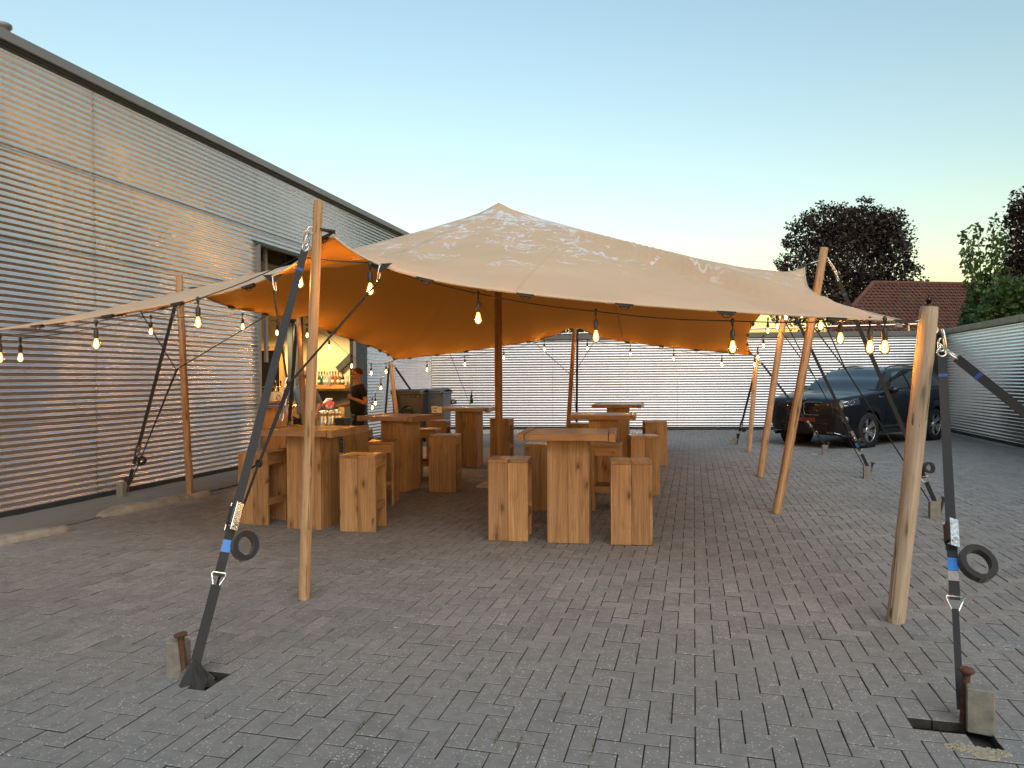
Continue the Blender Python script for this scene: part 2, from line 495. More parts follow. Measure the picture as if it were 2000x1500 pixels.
ka0, ka1 = at_z(-190, 1098), at_z(140, 1033); kb0, kb1 = at_z(192, 1010), at_z(412, 965)
kerb(ka0, ka1, "worn concrete kerb stone cut off by the picture's edge, near the wall")
kerb(kb0, kb1, "long worn concrete kerb stone with a tent pole standing at its end")
# gravel
gv = MB(); rr = random.Random(8)
for _ in range(9000):
    x = rr.uniform(-7.5, -1.4); yb = BL.y + (x - BL.x) / (BR.x - BL.x) * (BR.y - BL.y)
    y = yb - rr.uniform(.05, 1.5); s = rr.uniform(.012, .028); z = rr.uniform(-.012, .012)
    w = rr.uniform(0, 6); a, b = math.cos(w) * s, math.sin(w) * s; h = s * rr.uniform(.5, .9)
    gv.add([(x + a, y + b, z), (x - b, y + a, z), (x - a, y - b, z), (x + b, y - a, z), (x, y, z + h)], [(0, 1, 4), (1, 2, 4), (2, 3, 4), (3, 0, 4)])
t = NT("gravel_stone"); isl = t.N("NewGeometry").outputs["Random Per Island"]
t.set(Base_Color=t.ramp(isl, [(0, (.16, .155, .14)), (.5, (.36, .35, .32)), (1, (.6, .58, .54))]), Roughness=.85)
gvo = gv.build("gravel", t.m); tag(gvo, "pale gravel bed along the foot of the back fence", "gravel", kind="stuff")

# ---- corrugated sheets
PITCH_C, AMP = .076, .0115
def sheet_mesh(L, z0, z1, seg=12, ridge=False):
    n = max(2, int(round((z1 - z0) / PITCH_C * seg))); rows = []
    for i in range(n + 1):
        z = z0 + (z1 - z0) * i / n
        ph = 2 * math.pi * z / PITCH_C
        o = AMP * (2 * abs(math.cos(ph / 2)) ** .8 - 1) * .9 if ridge else AMP * math.cos(ph)
        rows.append([(o, 0, z), (o, L * .5, z), (o, L, z)])
    return MB().grid(rows, True)
def place_sheet(parent, mat, p, ang, L, z0, z1, proud=0.0, ridge=False):
    m = sheet_mesh(L, z0, z1, ridge=ridge)
    o = m.build("cladding_sheet", mat, parent, fix=False)
    o.matrix_local = Matrix.Translation(Vector(p)) @ Matrix.Rotation(ang, 4, 'Z') @ Matrix.Translation((proud, 0, 0))
    return o
def screws(parent, p, ang, ys, z0, z1, mat):
    m = MB()
    for y in ys:
        z = math.ceil(z0 / PITCH_C) * PITCH_C
        while z < z1:
            m.lathe([(.006, 0), (.006, .004), (.003, .006)], (AMP - .001, y, z), (1, 0, 0), 6)
            z += PITCH_C * 3
    o = m.build("screw_heads", mat, parent); o["kind"] = "stuff"
    o.matrix_local = Matrix.Translation(Vector(p)) @ Matrix.Rotation(ang, 4, 'Z')
    return o

# ---- the clad hall on the left
hall = empty("industrial_hall", (WX, 7.0, 0))
hall.location = (0, 0, 0)
tag(hall, "large hall clad in silver corrugated sheet with an open doorway", "building")
DY0, DY1, DTOP = 11.2, 14.86, 4.03
JY1 = 15.45
zs = [.065, 1.11, 2.175, 3.24, 4.31, 5.44]
ylen = [(-6.0, .7), (.7, 7.65), (7.65, DY0)]
rr = random.Random(3)
for k in range(5):
    z0, z1 = zs[k], zs[k + 1]
    for (a, b) in ylen:
        place_sheet(hall, MAT['clad'], (WX, a + .004, 0), 0, b - a - .008, z0, z1 + .02 * (k < 4), .003 * (k % 2))
    if z1 <= DTOP + .3 and k < 3:
        place_sheet(hall, MAT['clad'], (WX, JY1, 0), 0, 20.3 - JY1, z0, z1 + .02, .003 * (k % 2))
    elif k == 3:
        place_sheet(hall, MAT['clad'], (WX, DY0, 0), 0, JY1 - DY0, DTOP, z1 + .02, .003)
        place_sheet(hall, MAT['clad'], (WX, JY1, 0), 0, 20.3 - JY1, z0, z1 + .02, .003)
    else:
        place_sheet(hall, MAT['clad'], (WX, DY0, 0), 0, 16.2 - DY0, z0, z1)
        place_sheet(hall, MAT['clad'], (WX, 16.2, 0), 0, 20.3 - 16.2, z0, z1)
screws(hall, (WX, 0, 0), 0, [7.65 - 1.16 * i for i in range(8)] + [7.65 + 1.16 * i for i in range(1, 3)], .15, 5.4, MAT['screw'])
# lap seams: thin dark strips over the sheet laps
for k in range(1, 5):
    m = MB()
    for (a, b) in ((-6, DY0),) if zs[k] < DTOP else ((-6, 20.3),):
        m.box((WX + AMP + .0015, (a + b) / 2, zs[k] - .002), (.004, b - a, .008))
    m.build("lap_seam", MAT['dark_trim'], hall)
m = MB().box((WX - .02, 2.6, .035), (.06, 17.2, .07)); m.build("plinth", MAT['dark_trim'], hall)
m = MB().box((WX - .02, (JY1 + 20.3) / 2, .05), (.06, 20.3 - JY1, .11)); m.build("plinth", MAT['dark_trim'], hall)
# fascia and roof
m = MB().box((WX + .015, 7.15, 5.535), (.17, 26.3, .125), bev=.008); m.build("fascia", MAT['trim'], hall)
m = MB().box((WX + .0, 7.15, 5.455), (.10, 26.2, .03)); m.build("fascia_soffit", MAT['dark_trim'], hall)
m = MB(); m.box((WX - 7.1, 7.15, 5.52), (14.0, 26.2, .10)); m.build("roof", MAT['trim'], hall)
for gy in (20.25, -5.9): MB().box((WX - 7.0, gy, 2.75), (14.0, .12, 5.3)).build("gable_wall", MAT["trim"], hall)
vp = at_x(-12, 76, WX - .5)
m = MB().lathe([(.10, 0), (.10, .05), (.075, .10), (.07, .26), (.09, .27), (.09, .31), (.03, .33)], (WX - .35, vp.y, 5.57), n=14); m.build("roof_vent", MAT['trim'], hall)
# doorway
fr = MB()
fr.box((WX + .01, DY0 + .035, DTOP / 2), (.09, .07, DTOP)); fr.build("door_jamb", MAT['trim'], hall)
fr = MB().box((WX + .012, (DY0 + DY1) / 2, DTOP + .02), (.08, DY1 - DY0 + .1, .05)); fr.build("door_lintel", MAT['dark_trim'], hall)
fr = MB().box((WX + .03, (DY1 + JY1) / 2, DTOP / 2), (.16, JY1 - DY1, DTOP), bev=.006); fr.build("door_jamb", MAT['dark_trim'], hall)
fr = MB().box((WX + .085, DY1 - .008, DTOP / 2), (.06, .03, DTOP)); fr.build("door_jamb_edge", MAT['trim'], hall)
fr = MB().box((WX + .06, JY1 + .02, DTOP / 2), (.05, .035, DTOP)); fr.build("door_jamb_edge", MAT['trim'], hall)
# room behind the doorway
MAT['cream'] = simple("cream_wall", (.72, .60, .38), .85, 0, .06, 2.5)
MAT['slate'] = simple("slate_panel", (.09, .105, .11), .6, 0, .1, 2)
MAT['floor_in'] = simple("hall_floor", (.12, .12, .115), .5, 0, .2, 3)
IY = 16.35
m = MB().box((WX - 3.6, IY + .05, 1.75), (7.0, .1, 3.5)); m.build("interior_wall", MAT['cream'], hall)
m = MB()
for k in range(4): m.box((WX - 3.6, IY + .04 + .004 * (k % 2), 3.5 + .125 + k * .5), (7.0, .08, .485), bev=.006)
m.build("interior_panel_wall", MAT['slate'], hall)
m = MB().box((WX - 7.0, 12.5, 2.6), (.1, 8.0, 5.2)); m.build("interior_wall", MAT['cream'], hall)
m = MB().box((WX - 3.6, 10.6, 2.6), (7.0, .1, 5.2)); m.build("interior_wall", MAT['cream'], hall)
m = MB().box((WX - 3.55, 13.5, .01), (7.0, 5.8, .06)); m.build("interior_floor", MAT['floor_in'], hall)
m = MB().box((WX - 3.6, 13.5, 5.0), (6.8, 5.6, .08)); m.build("interior_ceiling", MAT['slate'], hall)
m = MB().box((WX - .22, DY0 + .62, 3.1), (.05, .07, 2.4)); m.build("door_track", MAT['trim'], hall)
for k in range(6): MB().box((WX - .75 - k * .56, (DY0 + DY1) / 2, 3.86), (.55, DY1 - DY0 - .1, .05), bev=.008).build("raised_door_panel", MAT['slate'], hall)

# ---- fences
def fence(name, label, p0, p1, mat, posts, group=None, ncol=3):
    f = empty(name, p0); tag(f, label, "fence")
    f.location = (0, 0, 0)
    p0, p1 = Vector(p0), Vector(p1); L = (p1 - p0).length; ax = (p1 - p0).normalized()
    ang = math.atan2(ax.y, ax.x) - math.pi / 2
    # sheet face looks to local +x; choose side facing the camera
    nrm = Vector((math.cos(ang), math.sin(ang), 0))
    if nrm.dot(CAM_P - p0) < 0:
        p0, p1 = p1, p0; ax = -ax; ang += math.pi
    seams = [.10, 1.0, 1.98, FENCE_H - .10]
    n = ncol; w = L / n
    for c in range(n):
        for k in range(3):
            place_sheet(f, mat, p0 + ax * (c * w + .003), ang, w - .006, seams[k], seams[k + 1] + .015 * (k < 2), .002 * (k % 2) + .0015 * (c % 2), True)
    M = Matrix.Translation(p0) @ Matrix.Rotation(ang, 4, 'Z')
    o = MB().box((-.02, L / 2, FENCE_H - .045), (.14, L, .15), bev=.006).build("coping", MAT['coping'], f); o.matrix_local = M
    o = MB().box((-.05, L / 2, .06), (.05, L, .10)).build("base_rail", MAT['dark_trim'], f); o.matrix_local = M
    o = MB().box((-.12, L / 2, 1.3), (.05, L - .3, .08)).build("rail", MAT['trim'], f); o.matrix_local = M
    for s in posts:
        o = MB().box((-.10, s * L, FENCE_H / 2 - .1), (.10, .10, FENCE_H - .2)).build("post", MAT['trim'], f); o.matrix_local = M
    screws(f, M @ Vector((0, 0, 0)), ang, [(i + .5) * L / 9 for i in range(9)], .2, FENCE_H - .2, MAT['screw'])
    return f, M, L
bf, bfM, bfL = fence("metal_fence", "pale corrugated metal fence across the back of the yard", BL, BR, MAT['clad_fence'], (.02, .33, .66, .98), ncol=4)
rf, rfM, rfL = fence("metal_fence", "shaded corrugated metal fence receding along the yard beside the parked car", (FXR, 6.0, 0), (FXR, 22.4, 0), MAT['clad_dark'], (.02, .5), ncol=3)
cp = Vector((FXR - .10, 22.35, 0))
m = MB().box((cp.x, cp.y, FENCE_H / 2), (.16, .16, FENCE_H), bev=.006)
m.build("corner_post", MAT['dark_trim'], rf)
# steel pipe rail behind the fence top
prl = []
ra = at_y(1085, 652, 23.2); rb = at_y(1790, 633, 24.6)
pr = MB().tube([ra, rb], .028, 8); pr_root = empty("pipe_rail", (0, 0, 0)); tag(pr_root, "thin galvanised pipe rail above the back fence's top", "rail")
pr.build("pipe", MAT['zinc'], pr_root)
for s in (.02, .28, .55, .8, .98):
    q = ra.lerp(rb, s); MB().tube([(q.x, q.y, 0), (q.x, q.y, q.z)], .024, 8).build("upright", MAT['zinc'], pr_root)
# wire mesh hung on the rail
m = MB()
a, b = ra.lerp(rb, .55), ra.lerp(rb, .78)
for i in range(46):
    for sg in (1, -1):
        q0 = a.lerp(b, i / 45); q1 = q0 + (b - a).normalized() * sg * .45
        m.tube([(q0.x, q0.y, q0.z), (q1.x, q1.y, q1.z - .55)], .004, 3, cap=False)
o = m.build("wire_mesh", MAT['dark_trim'], pr_root); o["kind"] = "stuff"

# ---- sand stains on two pavers, weeds in the joints
t = NT("loose_sand"); p = t.pos(); t.set(Base_Color=t.ramp(t.noise(p, 60, 4), [(.3, (.22, .19, .13)), (.7, (.40, .36, .27))]), Roughness=.95); MAT['sand'] = t.m
sd_ = MB(); rr = random.Random(19)
for (px, py, rx, ry) in ((1888, 1463, .085, .04), (1938, 1470, .07, .035), (1925, 1478, .05, .03)):
    c = at_z(px, py)
    for _ in range(240):
        a, q = rr.uniform(0, 6.28), rr.random() ** .5; x, y = c.x + math.cos(a) * q * rx, c.y + math.sin(a) * q * ry; h = rr.uniform(.003, .008)
        w = rr.uniform(0, 6); e, f = math.cos(w) * h, math.sin(w) * h
        sd_.add([(x + e, y + f, .002), (x - f, y + e, .002), (x - e, y - f, .002), (x + f, y - e, .002), (x, y, .004 + h * .3)], [(0, 1, 4), (1, 2, 4), (2, 3, 4), (3, 0, 4)])
tag(sd_.build("sand_spill", MAT['sand']), "pale sand spilled on two pavers beside the nearest stake", "sand", kind="stuff")
t = NT("joint_weed"); isl = t.N("NewGeometry").outputs["Random Per Island"]; t.set(Base_Color=t.ramp(isl, [(0, (.05, .07, .02)), (1, (.13, .13, .05))]), Roughness=.8)
wd = MB()
for (px, py) in ((1025, 1450), (960, 1440), (1160, 1470), (1110, 1365), (918, 1320), (640, 1230), (1330, 1400), (1540, 1260), (880, 1180), (1260, 1280), (420, 1400), (1480, 1140), (700, 1420), (1000, 1290)):
    c = at_z(px, py); c.x = round(c.x / PW) * PW
    for _ in range(26):
        y = c.y + rr.uniform(-.05, .05); x = c.x + rr.gauss(0, .004); a = rr.uniform(0, 6.28); L = rr.uniform(.004, .014); w = .0022
        e = Vector((math.cos(a), math.sin(a), 0)); b = Vector((x, y, 0))
        wd.add([b - e.cross(Vector((0, 0, 1))) * w, b + e.cross(Vector((0, 0, 1))) * w, b + e * L * .8 + Vector((0, 0, L))], [(0, 1, 2)])
tag(wd.build("joint_weeds", t.m, fix=False), "tiny weeds growing in the joints of the front paving", "weeds", kind="stuff")
# ================================================================== THE TENT
# ---- fabric: pale sand sheet, faintly translucent, with rain water streaks from the peak, their sky sheen painted pale
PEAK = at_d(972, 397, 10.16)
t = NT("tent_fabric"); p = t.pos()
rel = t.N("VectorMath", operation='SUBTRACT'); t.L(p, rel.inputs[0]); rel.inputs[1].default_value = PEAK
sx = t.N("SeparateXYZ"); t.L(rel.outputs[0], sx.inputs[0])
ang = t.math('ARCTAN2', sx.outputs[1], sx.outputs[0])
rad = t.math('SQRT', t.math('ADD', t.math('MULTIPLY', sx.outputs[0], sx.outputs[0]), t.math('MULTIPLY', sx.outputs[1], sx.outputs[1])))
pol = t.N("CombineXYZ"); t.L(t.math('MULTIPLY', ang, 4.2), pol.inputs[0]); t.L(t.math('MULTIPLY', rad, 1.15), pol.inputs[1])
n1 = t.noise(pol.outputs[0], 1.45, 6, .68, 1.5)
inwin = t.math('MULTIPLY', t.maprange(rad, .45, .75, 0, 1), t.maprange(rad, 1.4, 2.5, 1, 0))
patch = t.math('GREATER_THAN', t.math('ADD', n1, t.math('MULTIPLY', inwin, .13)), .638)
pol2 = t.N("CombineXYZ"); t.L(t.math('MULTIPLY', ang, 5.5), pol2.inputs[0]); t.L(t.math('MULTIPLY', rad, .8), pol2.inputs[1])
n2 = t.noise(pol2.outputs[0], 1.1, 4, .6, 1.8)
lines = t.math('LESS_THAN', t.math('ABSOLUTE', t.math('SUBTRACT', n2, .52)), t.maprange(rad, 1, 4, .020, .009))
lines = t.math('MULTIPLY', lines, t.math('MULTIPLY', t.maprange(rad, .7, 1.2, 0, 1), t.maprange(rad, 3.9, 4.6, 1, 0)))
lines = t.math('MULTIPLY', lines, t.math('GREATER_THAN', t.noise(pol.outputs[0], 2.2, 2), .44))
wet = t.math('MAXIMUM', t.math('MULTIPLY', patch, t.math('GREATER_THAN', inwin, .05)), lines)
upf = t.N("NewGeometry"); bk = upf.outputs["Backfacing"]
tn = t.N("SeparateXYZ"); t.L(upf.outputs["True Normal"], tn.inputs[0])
wet_sheen_top = t.math('MULTIPLY', wet, t.math('GREATER_THAN', tn.outputs[2], .1))
weave = t.noise(t.mapping(p, (1, 1, 1)), 900, 2, .5)
cl = t.noise(p, 1.3, 5, .6)
fab = t.ramp(cl, [(.3, (.60, .475, .32)), (.7, (.66, .53, .365))])
c = t.mix(t.math('MULTIPLY', wet_sheen_top, .92), fab, (.92, .94, .96))  # bluish-white sky reflection in the water, painted into the base colour
c = t.mix(t.math('LESS_THAN', tn.outputs[2], 0.0), c, (.66, .37, .10))      # amber lamp glow painted into the inner face's colour
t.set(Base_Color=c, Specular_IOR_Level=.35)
t.set(Roughness=t.math('SUBTRACT', .72, t.math('MULTIPLY', wet_sheen_top, .55)))
fold = t.noise(t.mapping(p, (3, 3, 3)), 1.0, 3)
t.set(Normal=t.bump(t.math('ADD', t.math('MULTIPLY', weave, .15), fold), .10, .03))
tr = t.N("BsdfTranslucent"); tr.inputs[0].default_value = (1.0, .56, .09, 1)
mx = t.N("MixShader"); mx.inputs[0].default_value = .24
t.L(t.b.outputs[0], mx.inputs[1]); t.L(tr.outputs[0], mx.inputs[2]); t.L(mx.outputs[0], t.out.inputs[0])
MAT['tent'] = t.m
MAT['hem'] = simple("hem_tape", (.50, .41, .30), .7, 0, .1, 40)

# ---- attachment points, going round: corners low, mid-side points raised on poles
T_L0 = Vector((-6.45, 4.62, 1.95)); T_R = at_d(1762, 627, 4.52); T_C = at_d(1468, 693, 14.35); T_E = at_y(772, 702, 15.05)
T_M = at_d(641, 451, 5.02); T_D = at_y(1122, 629, 15.05)
T_B = at_d(1571, 518, 8.05); T_A = Vector((1.22, 11.7, 2.92))
T_F = at_d(378, 562, 9.2); T_G = at_x(592, 610, -6.38)

def edge_curve(pts, n, raised, bow, cusp=.28, cs=.30):
    """pts: attachment points in order; raised: which of them sit on tall poles; returns n points"""
    seg = [(pts[i + 1] - pts[i]).length for i in range(len(pts) - 1)]; tot = sum(seg); out = []
    cum = [0]
    for s in seg: cum.append(cum[-1] + s)
    for i in range(n):
        s = tot * i / (n - 1)
        k = min(len(seg) - 1, max(j for j in range(len(cum)) if cum[j] <= s + 1e-9) if s < tot else len(seg) - 1)
        f = (s - cum[k]) / seg[k]
        a, b = pts[k].copy(), pts[k + 1].copy()
        za = a.z - (cusp if raised[k] else 0); zb = b.z - (cusp if raised[k + 1] else 0)
        p = a.lerp(b, f); p.z = za + (zb - za) * f
        da, db = f * seg[k], (1 - f) * seg[k]
        if raised[k]: p.z += cusp * math.exp(-da / cs)
        if raised[k + 1]: p.z += cusp * math.exp(-db / cs)
        w = math.sin(math.pi * f)
        p += bow[k] * w
        out.append(p)
    return out
NU, NV = 101, 135
inx, iny = Vector((1, 0, 0)), Vector((0, 1, 0))
dn = Vector((0, 0, -1))
front = edge_curve([T_L0, T_M, T_R], NU, [0, 1, 0], [iny * .18 + dn * .02, iny * .22 + dn * .03])
back = edge_curve([T_E, T_D, T_C], NU, [0, 1, 0], [iny * -.25 + dn * .05, iny * -.25 + dn * .04])
left = edge_curve([T_L0, T_F, T_G, T_E], NV, [0, 1, 1, 0], [inx * .3 - dn * .02, inx * .2 + dn * -.02, inx * .3 + dn * .03], cusp=.22)
right = edge_curve([T_R, T_B, T_A, T_C], NV, [0, 1, 1, 0], [inx * -.16 + dn * .02, inx * -.2, inx * -.22 + dn * .02], cusp=.16, cs=.22)
G = np.zeros((NV, NU, 3))
def resample(arr): return np.array([list(p) for p in arr])
G[0], G[-1], G[:, 0], G[:, -1] = resample(front), resample(back), resample(left), resample(right)
uu, vv = np.meshgrid(np.linspace(0, 1, NU), np.linspace(0, 1, NV))
U, V = uu[..., None], vv[..., None]
coons = (1 - V) * G[0][None] + V * G[-1][None] + (1 - U) * G[:, :1] + U * G[:, -1:] - ((1 - U) * (1 - V) * G[0, 0] + U * (1 - V) * G[0, -1] + (1 - U) * V * G[-1, 0] + U * V * G[-1, -1])
G[1:-1, 1:-1] = coons[1:-1, 1:-1]
hu, hv = 7.7 / (NU - 1), 10.4 / (NV - 1)
wu, wv = 1 / hu ** 2, 1 / hv ** 2
for it in range(1500):
    G[1:-1, 1:-1] = (wu * (G[1:-1, 2:] + G[1:-1, :-2]) + wv * (G[2:, 1:-1] + G[:-2, 1:-1])) / (2 * (wu + wv))
# peak over the centre pole
iu, iv = 49, 67
d2 = (G[..., 0] - PEAK.x) ** 2 + (G[..., 1] - PEAK.y) ** 2
iv, iu = np.unravel_index(np.argmin(d2), d2.shape)
un = np.where(uu < uu[iv, iu], (uu - uu[iv, iu]) / uu[iv, iu], (uu - uu[iv, iu]) / (1 - uu[iv, iu]))
vn = np.where(vv < vv[iv, iu], (vv - vv[iv, iu]) / vv[iv, iu], (vv - vv[iv, iu]) / (1 - vv[iv, iu]))
tt = np.sqrt(np.clip(1 - (1 - un ** 2) * (1 - vn ** 2), 0, 1))
H = PEAK.z - G[iv, iu, 2]
te = np.sqrt(tt ** 2 + .022 ** 2) - .022
te = te / te.max()
ex = .715 + .065 * np.clip(un * 1.5, -.5, 1)
G[..., 2] += H * (1 - te ** ex)
# folds running from the peak towards the front corner, and puckers radiating from the corners
xx, yy = G[..., 0].copy(), G[..., 1].copy()
def fold_line(a, b, amp, wid, off):
    a, b = np.array(a[:2]), np.array(b[:2]); e = (b - a) / np.linalg.norm(b - a); L = np.linalg.norm(b - a)
    s = (xx - a[0]) * e[0] + (yy - a[1]) * e[1]; q = -(xx - a[0]) * e[1] + (yy - a[1]) * e[0] - off * np.clip(s / L, 0, 1)
    w = np.clip(s / 1.0, 0, 1) * np.clip((L * 1.02 - s) / 1.5, 0, 1)
    return amp * w * np.exp(-(q / wid) ** 2)
dz = fold_line(PEAK, T_R, -.12, .13, .0) + fold_line(PEAK, T_R, .10, .11, .30) + fold_line(PEAK, T_R, -.06, .10, .62) + fold_line(PEAK, T_R, -.06, .10, -.45) + fold_line(PEAK, T_R, .05, .09, -.72)
dz += fold_line(PEAK, T_M, .04, .12, .25) + fold_line(PEAK, T_M, -.04, .12, -.3) + fold_line(PEAK, T_E, -.05, .12, 0)
dz += fold_line(PEAK, T_L0, -.03, .2, 0) + fold_line(PEAK, T_B, .03, .2, .2)
edge_w = np.clip(np.minimum(np.minimum(uu, 1 - uu) * 7.7, np.minimum(vv, 1 - vv) * 10.4) / .25, 0, 1)
for (cpt, nn, amp, sc_) in ((T_E, 46, .011, 1.2), (T_C, 40, .008, 1.0), (T_R, 38, .016, 1.3), (T_M, 30, .016, .9), (T_B, 26, .013, .9), (T_D, 30, .008, .7)):
    rx, ry = xx - cpt.x, yy - cpt.y; rr_ = np.hypot(rx, ry); an = np.arctan2(ry, rx)
    dz += amp * np.sin(an * nn + 1.5 * np.sin(an * 7)) * np.exp(-(rr_ / sc_)) * np.clip(rr_ / .25, 0, 1) * 1.6
G[..., 2] += dz * edge_w
TG = G

tent = empty("stretch_tent", (PEAK.x, PEAK.y, 0)); tent.location = (0, 0, 0)
tag(tent, "sand coloured stretch tent with one peak over the bar tables", "tent")
tm = MB().grid([[tuple(TG[j, i]) for i in range(NU)] for j in range(NV)])
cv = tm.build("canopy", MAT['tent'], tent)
if cv.data.polygons[500].normal.z < 0: cv.data.flip_normals()
so = cv.modifiers.new("thickness", 'SOLIDIFY'); so.thickness = .004; so.offset = 0
# rolled hem round the edge
ring = [Vector(TG[0, i]) for i in range(0, NU, 1)] + [Vector(TG[j, -1]) for j in range(1, NV)] + [Vector(TG[-1, i]) for i in range(NU - 2, -1, -1)] + [Vector(TG[j, 0]) for j in range(NV - 2, 0, -1)]
MB().tube(ring, .009, 6, closed=True).build("hem", MAT['hem'], tent)
# welded seams between the fabric widths
for ci in (int(NU * .34), int(NU * .665)):
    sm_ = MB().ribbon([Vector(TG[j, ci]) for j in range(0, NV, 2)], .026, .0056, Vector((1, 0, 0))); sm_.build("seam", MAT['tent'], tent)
# white size label sewn near the raised front point
mi = min(range(NU), key=lambda i: (Vector(TG[0, i]) - T_M).length); lb = Vector(TG[3, mi + 1])
MB().box(lb + Vector((.03, -.005, -.008)), (.105, .018, .003), Matrix.Rotation(.9, 3, 'X')).build("white_label", simple("white_tag", (.8, .78, .72), .6), tent)
# ---- black tensioner clips along the edges
def clip_at(p, along, size=1.0):
    a = along.normalized(); m = MB()
    M = Matrix((a, Vector((0, 0, 1)).cross(a), Vector((0, 0, 1)))).transposed()
    m.box(p + Vector((0, 0, -.016)), (.10 * size, .05 * size, .014), M, bev=.004)
    m.box(p + Vector((0, 0, -.004)), (.13 * size, .035 * size, .010), M, bev=.003)
    m.tube([p + a * .035 * size + Vector((0, 0, -.022)), p + a * .015 * size + Vector((0, 0, -.042)), p - a * .015 * size + Vector((0, 0, -.042)), p - a * .035 * size + Vector((0, 0, -.022))], .004, 5)
    return m.build("edge_clip", MAT['black_plastic'], tent)
for arr, n, skip in ((TG[0], NU, ()), (TG[-1], NU, ()), (TG[:, 0], NV, ()), (TG[:, -1], NV, ())):
    for k in range(5, n - 3, 9):
        clip_at(Vector(arr[k]), Vector(arr[min(k + 1, n - 1)]) - Vector(arr[max(0, k - 1)]))
def tip_web(tip, to, w=.05):
    """black reinforced webbing tab and steel link between a tent tip and its pole"""
    m = MB(); ax = (to - tip); L = ax.length; ax.normalize(); sd = ax.cross(Vector((0, 0, 1))).normalized()
    q = tip + ax * .07; b = tip - ax * .05
    up = Vector((0, 0, .006))
    m.add([b - sd * w + up, b + sd * w + up, q + sd * .022 + up, q - sd * .022 + up, b - sd * w - up, b + sd * w - up, q + sd * .022 - up, q - sd * .022 - up],
          [(0, 1, 2, 3), (7, 6, 5, 4), (0, 4, 5, 1), (1, 5, 6, 2), (2, 6, 7, 3), (3, 7, 4, 0)])
    m.build("corner_tab", MAT['web'], tent)
    link(tip + ax * .06, to, tent)
def link(a, b, parent, wid=.03, r=.0055, name="steel_link"):
    a, b = Vector(a), Vector(b); ax = (b - a); L = max(ax.length, .03); ax.normalize(); sd = ax.cross(Vector((0, 0, 1)))
    if sd.length < .1: sd = ax.cross(Vector((1, 0, 0)))
    sd.normalize(); pts = []
    for k in range(16):
        w = 2 * math.pi * k / 16
        pts.append(a + ax * (L / 2 + math.cos(w) * L / 2) + sd * math.sin(w) * wid / 2)
    return MB().tube(pts, r, 6, closed=True).build(name, MAT['zinc'], parent)

# ---- wooden poles
CRK = -math.pi / 2 - .35
POLES = []
def pole(base, top, r0, r1, mat, label, knots=7, seed=1, crack=None, group="wooden poles round the tent"):
    base, top = Vector(base), Vector(top); ax = top - base; L = ax.length
    rr = random.Random(seed); n, m = 36, 28; rows = []; crk = rr.uniform(0, 6.28) if crack is None else crack
    bend = Vector((rr.uniform(-1, 1), rr.uniform(-1, 1), 0)) * .012
    kn = [(rr.uniform(.05, .95), rr.uniform(0, 6.28), rr.uniform(.3, 1)) for _ in range(knots)]
    for i in range(n + 1):
        s = i / n; row = []
        for k in range(m):
            w = 2 * math.pi * k / m
            r = r0 + (r1 - r0) * s
            r *= 1 + .06 * mnoise.noise(Vector((math.cos(w) * 1.3, math.sin(w) * 1.3, s * 6 + seed * 9)))
            for (ks, kw, ka) in kn:
                dw = math.atan2(math.sin(w - kw), math.cos(w - kw))
                r += .006 * ka * math.exp(-((s - ks) * L / .035) ** 2 - (dw / .5) ** 2)
            dc = math.atan2(math.sin(w - crk - .12 * math.sin(s * 5)), math.cos(w - crk - .12 * math.sin(s * 5)))
            if abs(dc) < math.pi / m * 1.01 and .06 < s < .96: r -= .011 * min(1, 3 * abs(math.sin(s * 9 + seed)))
            if i == 0 or i == n: r *= .93
            b = bend * math.sin(math.pi * s)
            row.append((math.cos(w) * r + b.x, math.sin(w) * r + b.y, s * L))
        rows.append(row)
    mb = MB().grid(rows, True, closed_u=True); mb.add(rows[0], [tuple(reversed(range(m)))]); mb.add(rows[-1], [tuple(range(m))])
    o = mb.build("tent_pole", mat)
    o.matrix_world = Matrix.Translation(base) @ ax.to_track_quat('Z', 'Y').to_matrix().to_4x4()
    tag(o, label, "pole", group); POLES.append((base, top))
    return o
def pt(base, top, s): return Vector(base).lerp(Vector(top), s)
pM = (at_z(594, 1170), at_d(622, 392, 5.0))
pR = (at_z(1749, 1216), at_d(1815, 600, 4.47))
pB = (at_z(1517, 1003), at_d(1610, 484, 8.1))
pA = (at_z(1485, 931), at_d(1541, 560, 11.05))
pC = (at_z(1463, 884), at_d(1478, 694, 14.45))
pD = (at_y(1107, 842, 15.15) * 1.0, at_y(1123, 628, 15.2)); pD[0].z = 0
pE = (Vector((-6.62, 15.2, 0)), at_y(763, 706, 15.25))
pF = (at_z(372, 974), at_d(350, 537, 9.3))
pG = (Vector((-6.46, 11.0, 0)), at_x(582, 617, -6.6)); pG[0].xy = at_d(599, 840, 11.8).xy
pP = (Vector((PEAK.x, PEAK.y, 0)), Vector((PEAK.x, PEAK.y, PEAK.z - .06)))
pole(*pM, .041, .033, MAT['pole'], "tall pale pole holding up the tent's front point, in front of the doorway", 9, 2, CRK)
pole(*pR, .053, .055, MAT['pole_grey'], "thick leaning grey weathered pole at the tent's front corner, near the car", 14, 3, CRK)
pole(*pB, .050, .045, MAT['pole'], "slanting pole whose top stands clear above the tent, in front of the car's grille", 9, 4)
pole(*pA, .052, .046, MAT['pole'], "slanting pole just left of the car, reaching under the tent's side", 8, 5)
pole(*pC, .048, .044, MAT['pole'], "short pole under the low back corner of the tent, farthest from the doorway", 7, 6)
pole(*pD, .048, .043, MAT['pole_red'], "pole under the raised point midway along the tent's back edge", 6, 7)
pole(*pE, .050, .044, MAT['pole'], "pole glowing orange at the low back corner, beside the grey containers", 6, 8)
pole(*pF, .046, .043, MAT['pole'], "pole standing on the end of the long kerb stone by the wall", 8, 9)
